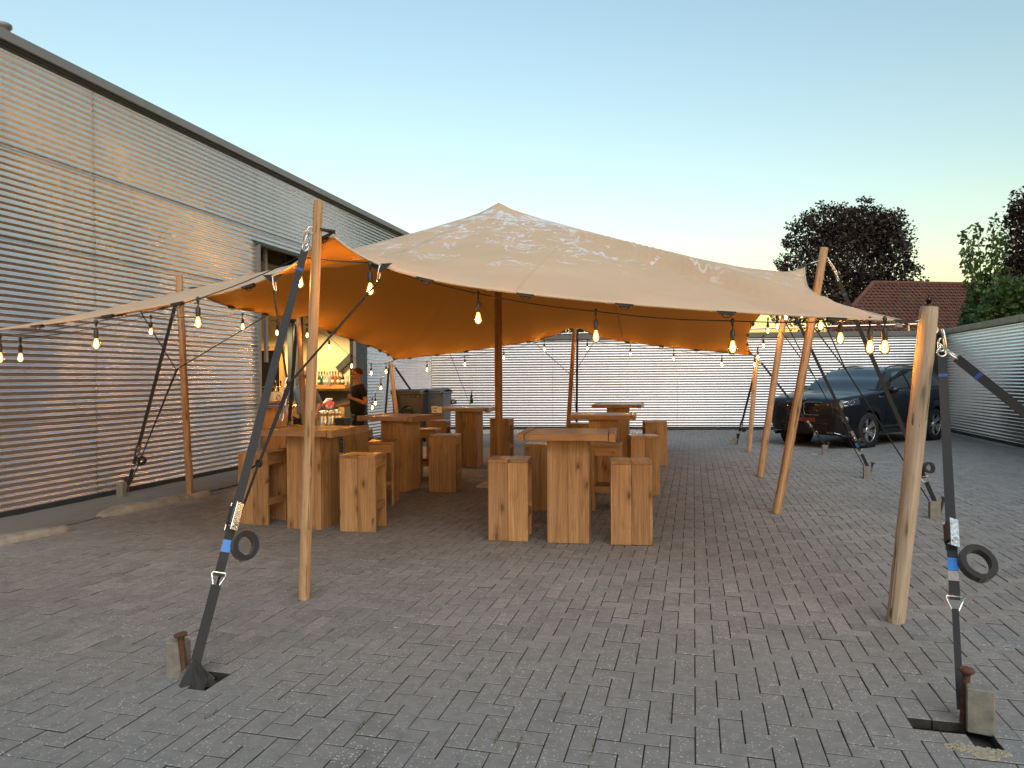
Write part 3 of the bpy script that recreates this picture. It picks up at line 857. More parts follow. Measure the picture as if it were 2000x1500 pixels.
pole(*pG, .045, .040, MAT['pole'], "crooked pole half hidden behind the tall front pole", 6, 10)
pole(*pP, .056, .050, MAT['pole_red'], "dark centre pole carrying the tent's peak", 6, 12)
# base plate under the centre pole
bpm = MB().box((PEAK.x - .03, PEAK.y, .018), (.52, .42, .03), bev=.004)
tag(bpm.build("base_board", simple("pale_board", (.50, .46, .38), .7)), "pale flat board under the foot of the centre pole", "board")
# tips hooked to the poles
tip_web(T_M, pt(*pM, .93)); tip_web(T_R, pt(*pR, .955), .045); tip_web(T_B + Vector((0, 0, .0)), pt(*pB, .955), .05); tip_web(T_F, pt(*pF, .94))
tip_web(T_C, pt(*pC, .985)); tip_web(T_E, pt(*pE, .99)); tip_web(T_D, pt(*pD, .985)); tip_web(T_G, pt(*pG, .985)); tip_web(T_A, pt(*pA, .96))

# ---- eye bolts, guy straps, ratchets, ropes
WEBS = MAT['web']
def path(a, b, n=2, sag=0.0):
    a, b = Vector(a), Vector(b); out = []
    for i in range(n + 1):
        s = i / n; p = a.lerp(b, s); p.z -= sag * math.sin(math.pi * s); out.append(p)
    return out
def tri_ring(c, ax, sd, size, parent, r=.006):
    pts = [c + ax * size * .5 + sd * size * .45, c + ax * size * .5 - sd * size * .45, c - ax * size * .35 - sd * size * .12, c - ax * size * .35 + sd * size * .12]
    q = []
    for i in range(4):
        a, b = pts[i], pts[(i + 1) % 4]; q += [a.lerp(b, .12), a.lerp(b, .5), a.lerp(b, .88)]
    MB().tube(q, r, 6, closed=True).build("steel_ring", MAT['zinc'], parent)
def ratchet(c, ax, sd, parent, s=1.0):
    """zinc ratchet buckle: two side plates, spool, handle"""
    sd = (Matrix.Rotation(R(58), 3, ax) @ sd).normalized()
    nn = ax.cross(sd).normalized(); M = Matrix((sd, nn, ax)).transposed()
    for q in (-1, 1):
        MB().box(c + sd * .028 * s * q, (.005 * s, .046 * s, .165 * s), M, bev=.0015).build("ratchet_plate", MAT['zinc'], parent)
        MB().tube([c + sd * .032 * s * q + ax * .05 * s, c + sd * .040 * s * q + ax * .05 * s], .017 * s, 10).build("ratchet_cog", MAT['zinc'], parent)
    MB().tube([c - sd * .040 * s + ax * .045 * s, c + sd * .040 * s + ax * .045 * s], .014 * s, 10).build("ratchet_spool", MAT['zinc'], parent)
    MB().tube([c - sd * .036 * s - ax * .045 * s + nn * .012, c + sd * .036 * s - ax * .045 * s + nn * .012], .008 * s, 8).build("ratchet_pin", MAT['zinc'], parent)
    MB().box(c + nn * .020 * s - ax * .005, (.046 * s, .020 * s, .11 * s), M, bev=.004).build("ratchet_body", MAT['black_plastic'], parent)
def coil(c, ax, nn, parent, r=.055, w=.045, turns=6):
    """left-over webbing rolled into a ring, axis along nn"""
    e = ax.cross(nn).normalized(); m = MB(); pts = []
    for k in range(turns * 18 + 1):
        a = 2 * math.pi * k / 18; rr_ = r - .012 + .0047 * k / 18
        pts.append(c + (ax * math.cos(a) * 1.12 + e * math.sin(a)) * rr_)
    m.ribbon(pts, w, .0042, nn); return m.build("strap_coil", WEBS, parent)
def strap(a, b, label, w=.05, ratch=None, mat=None, anchor_ring=.9, label_at=None, coil_r=.055, top_label=False, side=None, sag=.0, sling_w=1.05, group="black guy straps of the tent"):
    a, b = Vector(a), Vector(b); root = empty("guy_strap", b); root.location = (0, 0, 0); tag(root, label, "strap", group)
    ax = (b - a).normalized(); view = ((a + b) / 2 - CAM_P).normalized()
    sd = side.normalized() if side is not None else ax.cross(view).normalized()
    sd = (sd - ax * sd.dot(ax)).normalized(); nn = ax.cross(sd)
    L = (b - a).length
    link(a - ax * .10, a + ax * .015, root, .034, .006); link(a - ax * .02, a + ax * .06, root, .05, .006)
    if ratch is None:
        MB().ribbon(path(a + ax * .05, b, 6, sag), w, .004, sd).build("webbing", mat or WEBS, root)
    else:
        rp = a.lerp(b, ratch); rg = a.lerp(b, anchor_ring)
        MB().ribbon(path(a + ax * .05, rp, 6, sag), w, .004, sd).build("webbing", mat or WEBS, root)
        ratchet(rp + nn * .012, ax, sd, root)
        MB().ribbon(path(rp, rg - ax * .03, 3), w, .005, sd).build("webbing", WEBS, root)
        tri_ring(rg, -ax, sd, .095, root)
        MB().ribbon([rg + ax * .02, rg.lerp(b, .5), b], w * sling_w, .012, sd).build("anchor_sling", WEBS, root)
        if coil_r: coil(rp + ax * .15 + nn * .0 + sd * (coil_r + .035), ax, nn if False else (nn * .8 + sd * .3).normalized(), root, coil_r)
        if label_at:
            lp = a.lerp(b, label_at); M = Matrix((sd, nn, ax)).transposed()
            nsg = -1 if nn.dot(view) > 0 else 1
            MB().box(lp + nn * .0035 * nsg, (w * .98, .003, .07), M).build("blue_tag", MAT['blue_label'], root)
            MB().box(lp + ax * .065 + nn * .0035 * nsg, (w * .98, .003, .055), M).build("printed_tag", MAT['white_label'] if top_label else MAT['web_grey'], root)
    lp = a + ax * .22; M = Matrix((sd, nn, ax)).transposed()
    MB().box(lp, (w * 1.04, .007, .025), M).build("blue_thread", simple("blue_thread", (.02, .06, .25), .6), root)
    return root
def rope(pts, label, r=.006, parent=None, knot=None, group="black guy ropes of the tent"):
    root = empty("guy_rope", (0, 0, 0)); tag(root, label, "rope", group)
    for q in pts: MB().tube(q, r, 6).build("cord", MAT['rope'], root)
    if knot is not None:
        k = Vector(knot); m = MB()
        m.tube([k + Vector((math.cos(a) * .016, 0, math.sin(a) * .02)) for a in [i * .7 for i in range(9)]], .009, 6, closed=True)
        m.build("knot", MAT['rope'], root); MB().tube([k, k + Vector((-.05, -.02, -.035)), k + Vector((-.075, -.02, -.055))], .007, 6).build("rope_end", MAT['rope'], root)
    return root
def eyebolt(p, d, name_parent):
    d = d.normalized(); m = MB(); m.tube([p - d * .03, p + d * .02], .007, 6)
    sd = d.cross(Vector((0, 0, 1))).normalized(); up = sd.cross(d)
    m.tube([p + d * .045 + (d * math.cos(a) + up * math.sin(a)) * .024 for a in [k * 2 * math.pi / 12 for k in range(12)]], .006, 6, closed=True)
    return m.build("eye_bolt", MAT['zinc'], name_parent)

# ground stakes: a rusty iron spike driven where a paver was lifted, the paver stood on end beside it
STAKES = {}
def stake(key, sp, bp, blabel, slabel, tilt=(0, 0), h=.19, brot=0.0, hole=None, lean=0.0, sling=True):
    sp = Vector((sp[0], sp[1], 0)); bp = Vector((bp[0], bp[1], 0))
    r = empty("ground_stake", sp); tag(r, slabel, "stake", "rusty iron ground stakes")
    ax = Vector((tilt[0], tilt[1], 1)).normalized()
    m = MB().lathe([(.013, -.12), (.015, 0), (.016, h - .035), (.019, h - .022), (.032, h - .014), (.034, h - .004), (.026, h + .003)], (0, 0, 0), ax, 12); m.build("spike", MAT['rust'], r)
    M = Matrix.Rotation(brot, 3, 'Z') @ Matrix.Rotation(lean, 3, 'Y')
    m = MB().box((0, 0, 0), (.105, .075, .20), M, bev=.005)
    o = m.build("lifted_paver", MAT['block']); o.location = bp + Vector((0, 0, .088 if abs(lean) < .1 else .075)); tag(o, blabel, "paver", "pavers lifted and stood on end beside the stakes")
    STAKES[key] = sp; return sp
s1 = at_z(362, 1327); stake('k1', s1, at_z(335, 1326) + Vector((0, .05, 0)), "lifted grey paver standing on end by the front stake, below the tall pale pole's strap",
                         "rusty stake tied to the tall front pole's strap, at the front near the wall", (-.16, .05), .24, .1)
s2 = at_z(1881, 1412); stake('k2', s2, at_z(1921, 1432) + Vector((0, .04, 0)), "lifted grey paver standing on end by the nearest stake, at the picture's corner",
                         "rusty stake nearest the camera, beside two sand-stained pavers", (.06, .0), .25, -.25)
stake('k3', at_z(1835, 1004), at_z(1825, 1013), "lifted paver standing behind the thick grey pole, beside a splayed stake", "rusty splayed stake behind the thick grey pole", (.25, 0), .20)
stake('k4', at_z(1699, 927), at_z(1693.5, 935), "lifted paver standing on the paving under the car's front wheel", "rusty stake under the car's front wheel in the picture", (.22, 0), .20)
stake('k5', at_z(1616, 882), at_z(1611, 888), "lifted paver standing just in front of the car's bumper", "rusty stake just in front of the car's bumper", (.1, 0), .19)
stake('k6', at_z(1440, 868), at_z(1433, 869), "lifted paver leaning beside the stake nearest the back fence", "stake behind the short corner pole, nearest the back fence", (0, 0), .24, 0, None, .5)
stake('k7', at_z(251, 962), at_z(237, 970), "mossy lifted paver standing against the foot of the clad wall", "rusty stake at the foot of the clad wall", (-.05, 0), .20)

bn_ = MB(); rws_ = []
for i in range(7):
    h = .11 - i * .022; rws_.append([s1 + Vector((.06, .0, .0)) + Vector((math.cos(a) * (.012 + .014 * i) * (1 + .3 * math.sin(a * 7 + i)), math.sin(a) * (.012 + .013 * i) * (1 + .3 * math.sin(a * 6)), h)) for a in [k * 2 * math.pi / 22 for k in range(22)]])
bn_.grid(rws_, True, True); tag(bn_.build("sling_bundle", WEBS), "gathered black sling in the hole at the front stake", "sling")
strap(pt(*pM, .92) + Vector((-.09, 0, -.08)), STAKES['k1'] + Vector((.06, 0, .08)), "long strap from the tall front pole down to the front stake by the wall", .05, .715, MAT['web_grey'], .845, .775, coil_r=.06)
strap(pt(*pR, .93) + Vector((.09, .02, -.13)), STAKES['k2'] + Vector((-.01, 0, .06)), "strap dropping straight from the thick grey pole to the nearest stake", .048, .60, MAT['web_grey'], .775, .675, coil_r=.07, top_label=True, sling_w=.62)
eb = empty("eye_bolt_hardware", (0, 0, 0)); 
eb.name = "steel_eye_bolts"; tag(eb, "steel eye bolt through the thick grey pole with hooks hanging from it", "bolt")
eyebolt(pt(*pR, .93), RGT + Vector((0, 0, -.1)), eb)
link(pt(*pR, .93) + RGT * .10 + Vector((0, 0, .0)), pt(*pR, .93) + RGT * .10 + Vector((.02, 0, -.16)), eb, .035, .007)
strap(pt(*pR, .93) + Vector((.15, .06, -.15)), Vector((2.75, 4.1, .35)) , "strap from the thick grey pole running out of the picture", .055, None, WEBS)
eb = empty("steel_eye_bolts", (0, 0, 0)); tag(eb, "steel eye bolt near the top of the tall pale front pole", "bolt")
eyebolt(pt(*pM, .925), -RGT - FWD * .5, eb); link(pt(*pM, .925) - RGT * .08, pt(*pM, .92) + Vector((-.09, 0, -.10)), eb, .035, .006)
eb = empty("steel_eye_bolts", (0, 0, 0)); tag(eb, "steel eye bolt on the pole top standing clear above the tent", "bolt")
eyebolt(pt(*pB, .955), RGT - FWD * .3, eb); link(pt(*pB, .955) + RGT * .07, pt(*pB, .955) + RGT * .18 + Vector((0, 0, -.18)), eb, .04, .007)
# right-hand side guys
k3, k4, k5, k6, k7 = (STAKES[k] for k in ('k3', 'k4', 'k5', 'k6', 'k7'))
strap(pt(*pB, .955) + RGT * .17 + Vector((0, 0, -.2)), k3 + Vector((-.04, 0, .12)), "strap from the pole clear above the tent to the stake behind the thick grey pole", .045, .80, None, .90, None, .045)
strap(pt(*pA, .9) + Vector((.08, 0, -.05)), k4 + Vector((-.03, 0, .12)), "strap crossing the car's bonnet to the stake under its front wheel", .045, .80, None, .91, .86, .04)
strap(pt(*pC, .97) + Vector((.06, 0, -.05)), k5 + Vector((-.03, 0, .12)), "strap from the short corner pole to the stake by the car's bumper", .04, .74, None, .86, None, .0)
strap(pt(*pC, .97) + Vector((.03, .05, -.05)), k6 + Vector((0, 0, .1)), "steep strap beside the short corner pole", .045, .78, None, .9, None, .04)
ringB = at_d(1652, 722, 7.4)
eR1, eR2 = Vector(TG[int(NV * .20), -1]), Vector(TG[int(NV * .42), -1])
rope([path(Vector(TG[int(NV * .24), -1]), ringB, 4, .01), path(Vector(TG[int(NV * .43), -1]), ringB, 4, .01), path(ringB, k3 + Vector((-.09, 0, .12)), 4)], "pair of ropes meeting at a link in front of the car's windscreen", .007)
ringA = at_d(1590, 735, 10.2)
rope([path(Vector(TG[int(NV * .52), -1]), ringA, 4), path(Vector(TG[int(NV * .70), -1]), ringA, 4), path(ringA, k4 + Vector((-.08, 0, .12)), 4)], "pair of ropes meeting behind the two slanting poles", .007)
# front-left ropes: two from the edge meet at a carabiner, then run down together
ringM = at_d(562, 752, 4.55)
f1 = Vector(TG[0, int(NU * .44)]); f2 = Vector(TG[0, int(NU * .575)])
fi1 = min(range(NU), key=lambda i: abs((Vector(TG[0, i]) - CAM_P).dot(RGT) / (Vector(TG[0, i]) - CAM_P).dot(FWD) - (543 - 1000) / F_PX))
fi2 = min(range(NU), key=lambda i: abs((Vector(TG[0, i]) - CAM_P).dot(RGT) / (Vector(TG[0, i]) - CAM_P).dot(FWD) - (742 - 1000) / F_PX))
f1, f2 = Vector(TG[0, fi1]), Vector(TG[0, fi2])
lowM = at_d(448, 1062, 4.06)
kn = ringM.lerp(lowM, .52)
rr_ = rope([path(f1 + Vector((0, 0, -.10)), ringM, 4), path(f2 + Vector((0, 0, -.10)), ringM, 4), path(ringM, lowM, 4), path(ringM + Vector((.02, 0, 0)), kn, 3)], "pair of ropes from the front edge meeting at a carabiner, knotted lower down", .0075, knot=kn)
link(ringM + Vector((0, 0, .05)), ringM + Vector((-.03, 0, -.14)), rr_, .05, .006, "carabiner"); link(ringM + Vector((-.03, 0, -.12)), ringM + Vector((-.05, 0, -.24)), rr_, .04, .006, "carabiner")
rope([path(lowM, STAKES['k1'] + Vector((.03, 0, .02)), 3)], "short rope end running beside the front strap to its stake", .007)
for f in (f1, f2):
    link(f + Vector((0, 0, .0)), f + Vector((-.02 if f is f2 else .02, 0, -.12)), tent, .035, .006, "carabiner")
    m = MB(); e = Vector((1, 0, 0))
    m.add([f - e * .09 + Vector((0, -.004, .01)), f + e * .09 + Vector((0, -.004, .01)), f + Vector((0, -.012, -.055)), f - e * .09 + Vector((0, .01, .01)), f + e * .09 + Vector((0, .01, .01)), f + Vector((0, 0, -.055))], [(0, 1, 2), (5, 4, 3), (0, 3, 4, 1), (1, 4, 5, 2), (2, 5, 3, 0)])
    m.build("edge_tab", WEBS, tent)
# by the clad wall
strap(pt(*pF, .92) + Vector((-.08, .03, -.08)), k7 + Vector((0, 0, .1)), "black strap from the kerb-stone pole down to the stake at the clad wall", .045, .80, None, .9, None, .045)
ringF = at_d(344, 722, 8.9)
rope([path(Vector(TG[int(NV * .20), 0]), ringF, 4), path(Vector(TG[int(NV * .45), 0]), ringF, 4), path(ringF, k7 + Vector((.05, 0, .15)), 4), path(ringF + Vector((.02, 0, 0)), k7 + Vector((.07, 0, .2)), 4)], "pair of ropes crossing behind the kerb-stone pole, in front of the clad wall", .007)
strap(pt(*pG, .97) + Vector((-.05, .04, -.03)), Vector((-7.15, 11.25, .05)), "wide black strap beside the crooked pole, in front of the doorway", .06, .72, None, .88, None, .05)
strap(pt(*pE, .97) + Vector((-.06, .02, -.04)), Vector((-7.35, 15.8, .06)), "strap from the orange lit back corner pole towards the hall wall", .05, None, None)
strap(pt(*pE, .97) + Vector((.06, .05, -.05)), Vector((-6.2, 16.9, .06)), "strap from the back corner pole running behind the grey containers", .05, None, None)
strap(pt(*pD, .97) + Vector((.05, .06, -.03)), at_y(1126, 845, 16.6) * 1.0, "upright black strap just behind the back edge's middle pole", .05, None, None)
for (i0, px_) in ((.40, 1105), (.62, 1112)):
    pass
ringD = at_y(1118, 735, 15.8)
rope([path(Vector(TG[-1, int(NU * .42)]), ringD, 3), path(Vector(TG[-1, int(NU * .60)]), ringD, 3), path(ringD, Vector((ringD.x, 16.7, .05)), 3)], "thin pair of ropes meeting behind the back edge's middle pole", .006)
rope([path(Vector(TG[-1, int(NU * .18)]), at_y(918, 790, 16.5), 3)], "thin rope dropping from the back edge behind the bottle", .006)

# ---- string lights
t = NT("bulb_core"); e = t.N("Emission"); e.inputs[0].default_value = (1.0, .47, .09, 1); e.inputs[1].default_value = 560.0 * LAMP_K
t.L(e.outputs[0], t.out.inputs[0]); MAT['bulb_core'] = t.m
t = NT("amber_glass"); tp = t.N("BsdfTransparent"); tp.inputs[0].default_value = (1.0, .82, .52, 1)
e = t.N("Emission"); e.inputs[0].default_value = (1.0, .40, .05, 1); e.inputs[1].default_value = 3.0 * LAMP_K
gl = t.N("BsdfGlossy"); gl.inputs["Roughness"].default_value = .05
ad = t.N("AddShader"); t.L(tp.outputs[0], ad.inputs[0]); t.L(e.outputs[0], ad.inputs[1])
fz = t.N("Fresnel"); fz.inputs[0].default_value = 1.4
mx = t.N("MixShader"); t.L(fz.outputs[0], mx.inputs[0]); t.L(ad.outputs[0], mx.inputs[1]); t.L(gl.outputs[0], mx.inputs[2]); t.L(mx.outputs[0], t.out.inputs[0])
MAT['bulb_glass'] = t.m
sock_me = MB().lathe([(.004, .130), (.006, .118), (.016, .106), (.019, .075), (.019, .066), (.017, .040), (.017, .034)], n=12).lathe([(.0035, .165), (.0035, .12)], n=6).mesh("socket"); sock_me.materials.append(MAT['black_plastic'])
tee_me = MB().lathe([(.004, .020), (.014, .008), (.016, -.004), (.010, -.022), (.005, -.04)], (0, 0, .175), n=8).mesh("tee_joint"); tee_me.materials.append(MAT['black_plastic'])
glass_me = MB().lathe([(.016, .042), (.018, .030), (.026, .008), (.0305, -.012), (.030, -.026), (.024, -.042), (.012, -.052), (.002, -.055)], n=16).mesh("bulb_glass"); glass_me.materials.append(MAT['bulb_glass'])
core_me = MB().lathe([(.002, .022), (.007, .012), (.0105, -.008), (.0105, -.024), (.006, -.036), (.001, -.040)], n=8).mesh("glowing_filament"); core_me.materials.append(MAT['bulb_core'])
def string(pts_bulb, label, extra=(), ends=()):
    root = empty("string_lights", (0, 0, 0)); tag(root, label, "string lights", "amber bulb strings round the tent edge")
    nodes = []
    for b in pts_bulb:
        top = b + Vector((0, 0, .175)); nodes.append(top)
        s = bpy.data.objects.new("socket", sock_me); COL.objects.link(s); s.parent = root; s.location = b
        for nm, me in (("bulb_glass", glass_me), ("glowing_filament", core_me)):
            o = bpy.data.objects.new(nm, me); COL.objects.link(o); o.parent = s
        o = bpy.data.objects.new("tee_joint", tee_me); COL.objects.link(o); o.parent = s
    seq = ([Vector(ends[0])] if ends and ends[0] is not None else []) + nodes + ([Vector(ends[1])] if ends and ends[1] is not None else [])
    pts = []
    for i in range(len(seq) - 1):
        a, b = seq[i], seq[i + 1]; L = (b - a).length
        for k in range(6):
            s = k / 6; q = a.lerp(b, s); q.z += (-.028 * L if L > .5 else .0) * math.sin(math.pi * s) * .6; pts.append(q)
    pts.append(seq[-1]); MB().tube(pts, .0042, 5).build("cable", MAT['cable'], root)
    return root
fr_pts = [at_d(723, 563, 5.02), at_d(934, 620, 5.16), at_d(1164, 655, 5.12), at_d(1431, 676, 4.9), at_d(1699, 676, 4.62), at_d(1728, 676, 4.55)]
string(fr_pts, "string of amber bulbs hanging along the tent's front edge, up to the thick grey pole", ends=(f2 + Vector((-.02, 0, -.03)), T_R + Vector((.06, 0, -.03))))
rt_px = [(1641, 659), (1603, 634), (1566, 613), (1535, 618), (1518, 637), (1500, 645), (1491, 675), (1480, 697), (1474, 711)]
rt_y = [5.9, 6.9, 8.3, 9.6, 10.7, 11.6, 13.0, 14.3, 15.05]
string([at_y(px, py, y) for (px, py), y in zip(rt_px, rt_y)], "string of amber bulbs along the tent's side next to the car", ends=(T_R + Vector((.03, 0, -.05)), None))
bk_px = [(1410, 711), (1316, 700), (1231, 691), (1147, 680), (1063, 681), (984, 698), (908, 711), (834, 721)]
string([at_y(px, py, 15.0) for (px, py) in bk_px], "string of amber bulbs along the tent's back edge in front of the pale fence", ends=(T_C, T_E + Vector((.05, 0, -.05))))
lf_px = [(754, 725), (725, 728), (687, 714), (643, 677), (600, 654), (541, 649), (474, 637), (295, 646), (40, 697)]
lf_x = [-6.5, -6.35, -6.2, -6.3, -6.36, -6.25, -6.25, -6.3, -6.3]
string([at_x(px, py, x) for (px, py), x in zip(lf_px, lf_x)], "string of amber bulbs along the tent's side next to the hall wall", ends=(T_E, None))
string([at_d(586, 549, 5.05), at_d(387, 628, 5.45), at_d(188, 670, 5.75), at_d(0, 697, 5.9)], "string of amber bulbs from the tall front pole towards the picture's edge", ends=(f2 + Vector((-.05, 0, .02)), T_L0 + Vector((0, 0, -.1))))
string([at_d(744, 757, 14.9), at_d(733, 787, 14.7), at_d(727, 795, 14.6)], "loose end of bulbs wound down the strap behind the man in black", ends=(T_E + Vector((-.1, 0, -.1)), None))
# ================================================================== BAR TABLES AND STOOLS
def plank_mesh(w, t_, L, bev=.004):
    me = MB().box((0, 0, 0), (w, t_, L), bev=bev).mesh("plank"); return me
ROT_X = Matrix.Rotation(math.pi / 2, 4, 'Y')      # length along x
ROT_Y = Matrix.Rotation(-math.pi / 2, 4, 'X')     # length along y
ST_H, ST_W, ST_D, PT = .787, .39, .34, .032
_sp = plank_mesh(ST_W / 2 - .0015, PT, ST_H - PT - .0); _sp.materials.append(MAT['wood'])
_seat = plank_mesh(ST_W / 2 - .0015, PT, ST_D); _seat.materials.append(MAT['wood_top'])
_foot = plank_mesh(.075, .028, ST_D - 2 * PT - .002); _foot.materials.append(MAT['wood'])
_apron = plank_mesh(.10, .026, ST_D - 2 * PT - .002); _apron.materials.append(MAT['wood'])
STN = [0]
def stool(x, y, rz, label, h=ST_H):
    """two plank-built side panels (facing local -y and +y), a two-plank seat, aprons under the seat and footrests"""
    r = empty("bar_stool", (x, y, 0), rz); tag(r, label, "bar stool", "wooden bar stools under the tent")
    jit = random.Random(STN[0] * 7 + 1); STN[0] += 1
    sc_ = h / ST_H
    for sy in (-1, 1):
        for sx in (-1, 1):
            o = obj("side_plank", _sp, None, r)
            o.matrix_local = Matrix.Translation((sx * ST_W / 4, sy * (ST_D / 2 - PT / 2) + jit.uniform(-.0008, .0008), (ST_H - PT) / 2 * sc_)) @ Matrix.Rotation(math.pi * jit.randint(0, 1), 4, 'X') @ Matrix.Diagonal((1, 1, sc_, 1))
    for sx in (-1, 1):
        o = obj("seat_plank", _seat, None, r)
        o.matrix_local = Matrix.Translation((sx * ST_W / 4, 0, (ST_H - PT / 2) * sc_ + jit.uniform(-.0005, .0005))) @ ROT_Y
        o = obj("apron", _apron, None, r)
        o.matrix_local = Matrix.Translation((sx * (ST_W / 2 - .014), 0, (ST_H - PT - .052) * sc_)) @ ROT_Y @ Matrix.Rotation(math.pi / 2, 4, 'Z')
        o = obj("footrest", _foot, None, r)
        o.matrix_local = Matrix.Translation((sx * (ST_W / 2 - .018), 0, .255)) @ ROT_Y @ Matrix.Rotation(math.pi / 2, 4, 'Z')
    return r
TB_H, TB_T, LEG = 1.052, .062, .40
_lp = plank_mesh(LEG / 2 - .0015, PT, TB_H - TB_T); _lp.materials.append(MAT['wood'])
TBN = [0]
def table(x, y, rz, W, D, label, along='x', hz=1.0):
    """square plank-built column, thick top of boards with a breadboard edge at either end"""
    r = empty("bar_table", (x, y, 0), rz); tag(r, label, "bar table", "wooden bar tables under the tent")
    jit = random.Random(TBN[0] * 13 + 5); TBN[0] += 1
    for k in range(4):
        for s in (-1, 1):
            o = obj("column_plank", _lp, None, r)
            half = LEG / 2 if k % 2 == 0 else LEG / 2 - PT
            o.matrix_local = Matrix.Rotation(k * math.pi / 2, 4, 'Z') @ Matrix.Translation((s * LEG / 4 * (1 if k % 2 == 0 else .84), -(LEG / 2 - PT / 2) + jit.uniform(-.0008, .0008), (TB_H - TB_T) / 2)) @ Matrix.Rotation(math.pi * jit.randint(0, 1), 4, 'X') @ Matrix.Diagonal((1 if k % 2 == 0 else .84, 1, 1, 1))
    n = 4; cap = .075
    L = W - 2 * cap
    me = plank_mesh(D / n - .0015, TB_T - .002, L); me.materials.append(MAT['wood_top'])
    for i in range(n):
        o = obj("top_board", me, None, r)
        o.matrix_local = Matrix.Translation((0, -D / 2 + (i + .5) * D / n, TB_H - TB_T / 2 + jit.uniform(-.0006, .0006))) @ ROT_X @ Matrix.Rotation(math.pi / 2, 4, 'Z')
    me = plank_mesh(TB_T, cap - .001, D); me.materials.append(MAT['wood_top'])
    for s in (-1, 1):
        o = obj("end_board", me, None, r)
        o.matrix_local = Matrix.Translation((s * (W / 2 - cap / 2), 0, TB_H - TB_T / 2)) @ ROT_Y @ Matrix.Rotation(math.pi / 2, 4, 'Z') @ Matrix.Rotation(math.pi / 2, 4, 'Z')
    return r
def foot(pl, pr, dep, sgn=1):
    """centre and heading of a piece whose front bottom corners show at pl and pr"""
    a, b = at_z(*pl), at_z(*pr); e = (b - a).normalized(); nrm = Vector((-e.y, e.x, 0))
    return (a + b) / 2 + nrm * dep / 2, math.atan2(e.y, e.x)
c, rz = foot((558, 1032), (630, 1036), LEG); table(c.x, c.y, rz, .92, .82, "bar table nearest the hall wall, right behind the tall pale pole")
c, rz = foot((1067, 1060), (1151, 1063), LEG); table(c.x, c.y, rz + .02, .92, .80, "nearest bar table on the car's side, flanked by two front stools")
c, rz = foot((742, 957), (794, 961), LEG); table(c.x, c.y, rz, .92, .82, "bar table in the middle row on the hall's side, with bright lamp reflections")
c, rz = foot((1150, 962), (1236, 964), LEG); c = at_d(1180, 900, 10.0); table(c.x, c.y, .06, .92, .8, "bar table in the middle row, right behind the nearest one on the car's side")
c = at_d(917, 900, 12.55); table(c.x, c.y, .03, .94, .8, "bar table with a green beer bottle standing on it")
c = at_d(1208, 890, 13.6); table(c.x, c.y, -.0, .94, .8, "rearmost bar table, closest to the pale back fence")
# stools: panel corners on the paving
def st(pl, pr, label, h=ST_H, drz=0.0):
    c, rz = foot(pl, pr, ST_D); return stool(c.x, c.y, rz + drz, label, h)
st((462, 1022), (527, 1027), "stool nearest the hall wall, left of the front table")
st((665, 1038), (733, 1040), "stool right of the front table behind the tall pale pole")
st((955, 1056), (1030, 1058), "front stool just left of the nearest table on the car's side")
st((1191, 1064), (1276, 1066), "front stool right of the nearest table, with grey stains on its panel", drz=.02)
st((838, 961), (891, 962), "stool standing alone in the aisle, left of the centre pole")
st((1232, 967), (1290, 967), "stool on the car's side beside the middle row table, second from the front")
st((1260, 910), (1304, 910), "rearmost stool on the car's side, in front of the pale fence")
st((957, 897), (995, 898), "stool behind the dark centre pole")
c = at_d(700, 900, 10.9); stool(c.x, c.y, .25, "stool behind the front table, left of the middle row table")
c = at_d(748, 900, 8.9); stool(c.x, c.y, math.pi / 2 + .25, "stool with its open side showing, in front of the middle row table")
c = at_d(836, 900, 11.0); stool(c.x, c.y, math.pi / 2 + .1, "stool half hidden right behind the middle row table on the hall's side")
c = at_d(857, 880, 13.2); stool(c.x, c.y, .1, "stool with a pale sheen on its seat, left of the table with the bottle")
c = at_d(1060, 900, 8.45); stool(c.x, c.y, .05, "stool hidden behind the nearest table's column, on its left")
c = at_d(1186, 900, 8.4); stool(c.x, c.y, math.pi / 2 + .03, "stool with its open side showing, behind the nearest table on the car's side")
c = at_d(1136, 900, 12.1); stool(c.x, c.y, .0, "stool glimpsed under the middle row table on the car's side")
# ================================================================== THE PARKED CAR
t = NT("car_paint"); p = t.pos()
t.set(Base_Color=(.004, .005, .007), Metallic=.0, Roughness=.4, Specular_IOR_Level=.25, Coat_Weight=.55, Coat_Roughness=.03); MAT['paint'] = t.m
t = NT("tinted_glass"); t.set(Base_Color=(.012, .016, .018), Roughness=.03, Specular_IOR_Level=.9, Coat_Weight=1.0, Coat_Roughness=.02); MAT['glass_dark'] = t.m
t = NT("lamp_glass"); t.set(Base_Color=(.10, .11, .12), Metallic=.6, Roughness=.12, Coat_Weight=1.0, Coat_Roughness=.03); MAT['lamp_glass'] = t.m
MAT['chrome'] = simple("satin_chrome", (.62, .63, .65), .18, 1.0, .05)
MAT['rim'] = simple("rim_silver", (.85, .85, .87), .28, .9, .05)
MAT['tyre'] = simple("tyre_rubber", (.012, .012, .012), .75, 0, .2, 40)
MAT['gloss_black'] = simple("gloss_black", (.006, .006, .007), .12, 0, .1)
MAT['red_plate'] = simple("dull_red_plate", (.14, .018, .012), .4, 0, .3, 25)
fw_, rw_ = at_z(1679, 875), at_z(1823, 858.5)
hd = (fw_ - rw_).normalized(); CS = (fw_ - rw_).length / 2.86; CS = min(CS, 1.045)
lft = Vector((-hd.y, hd.x, 0)); cc = (fw_ + rw_) / 2 - lft * .80 * CS
car = empty("parked_car", cc, math.atan2(hd.y, hd.x)); car.scale = (CS, CS, CS)
tag(car, "black sport utility car parked in the corner of the two metal fences", "car")
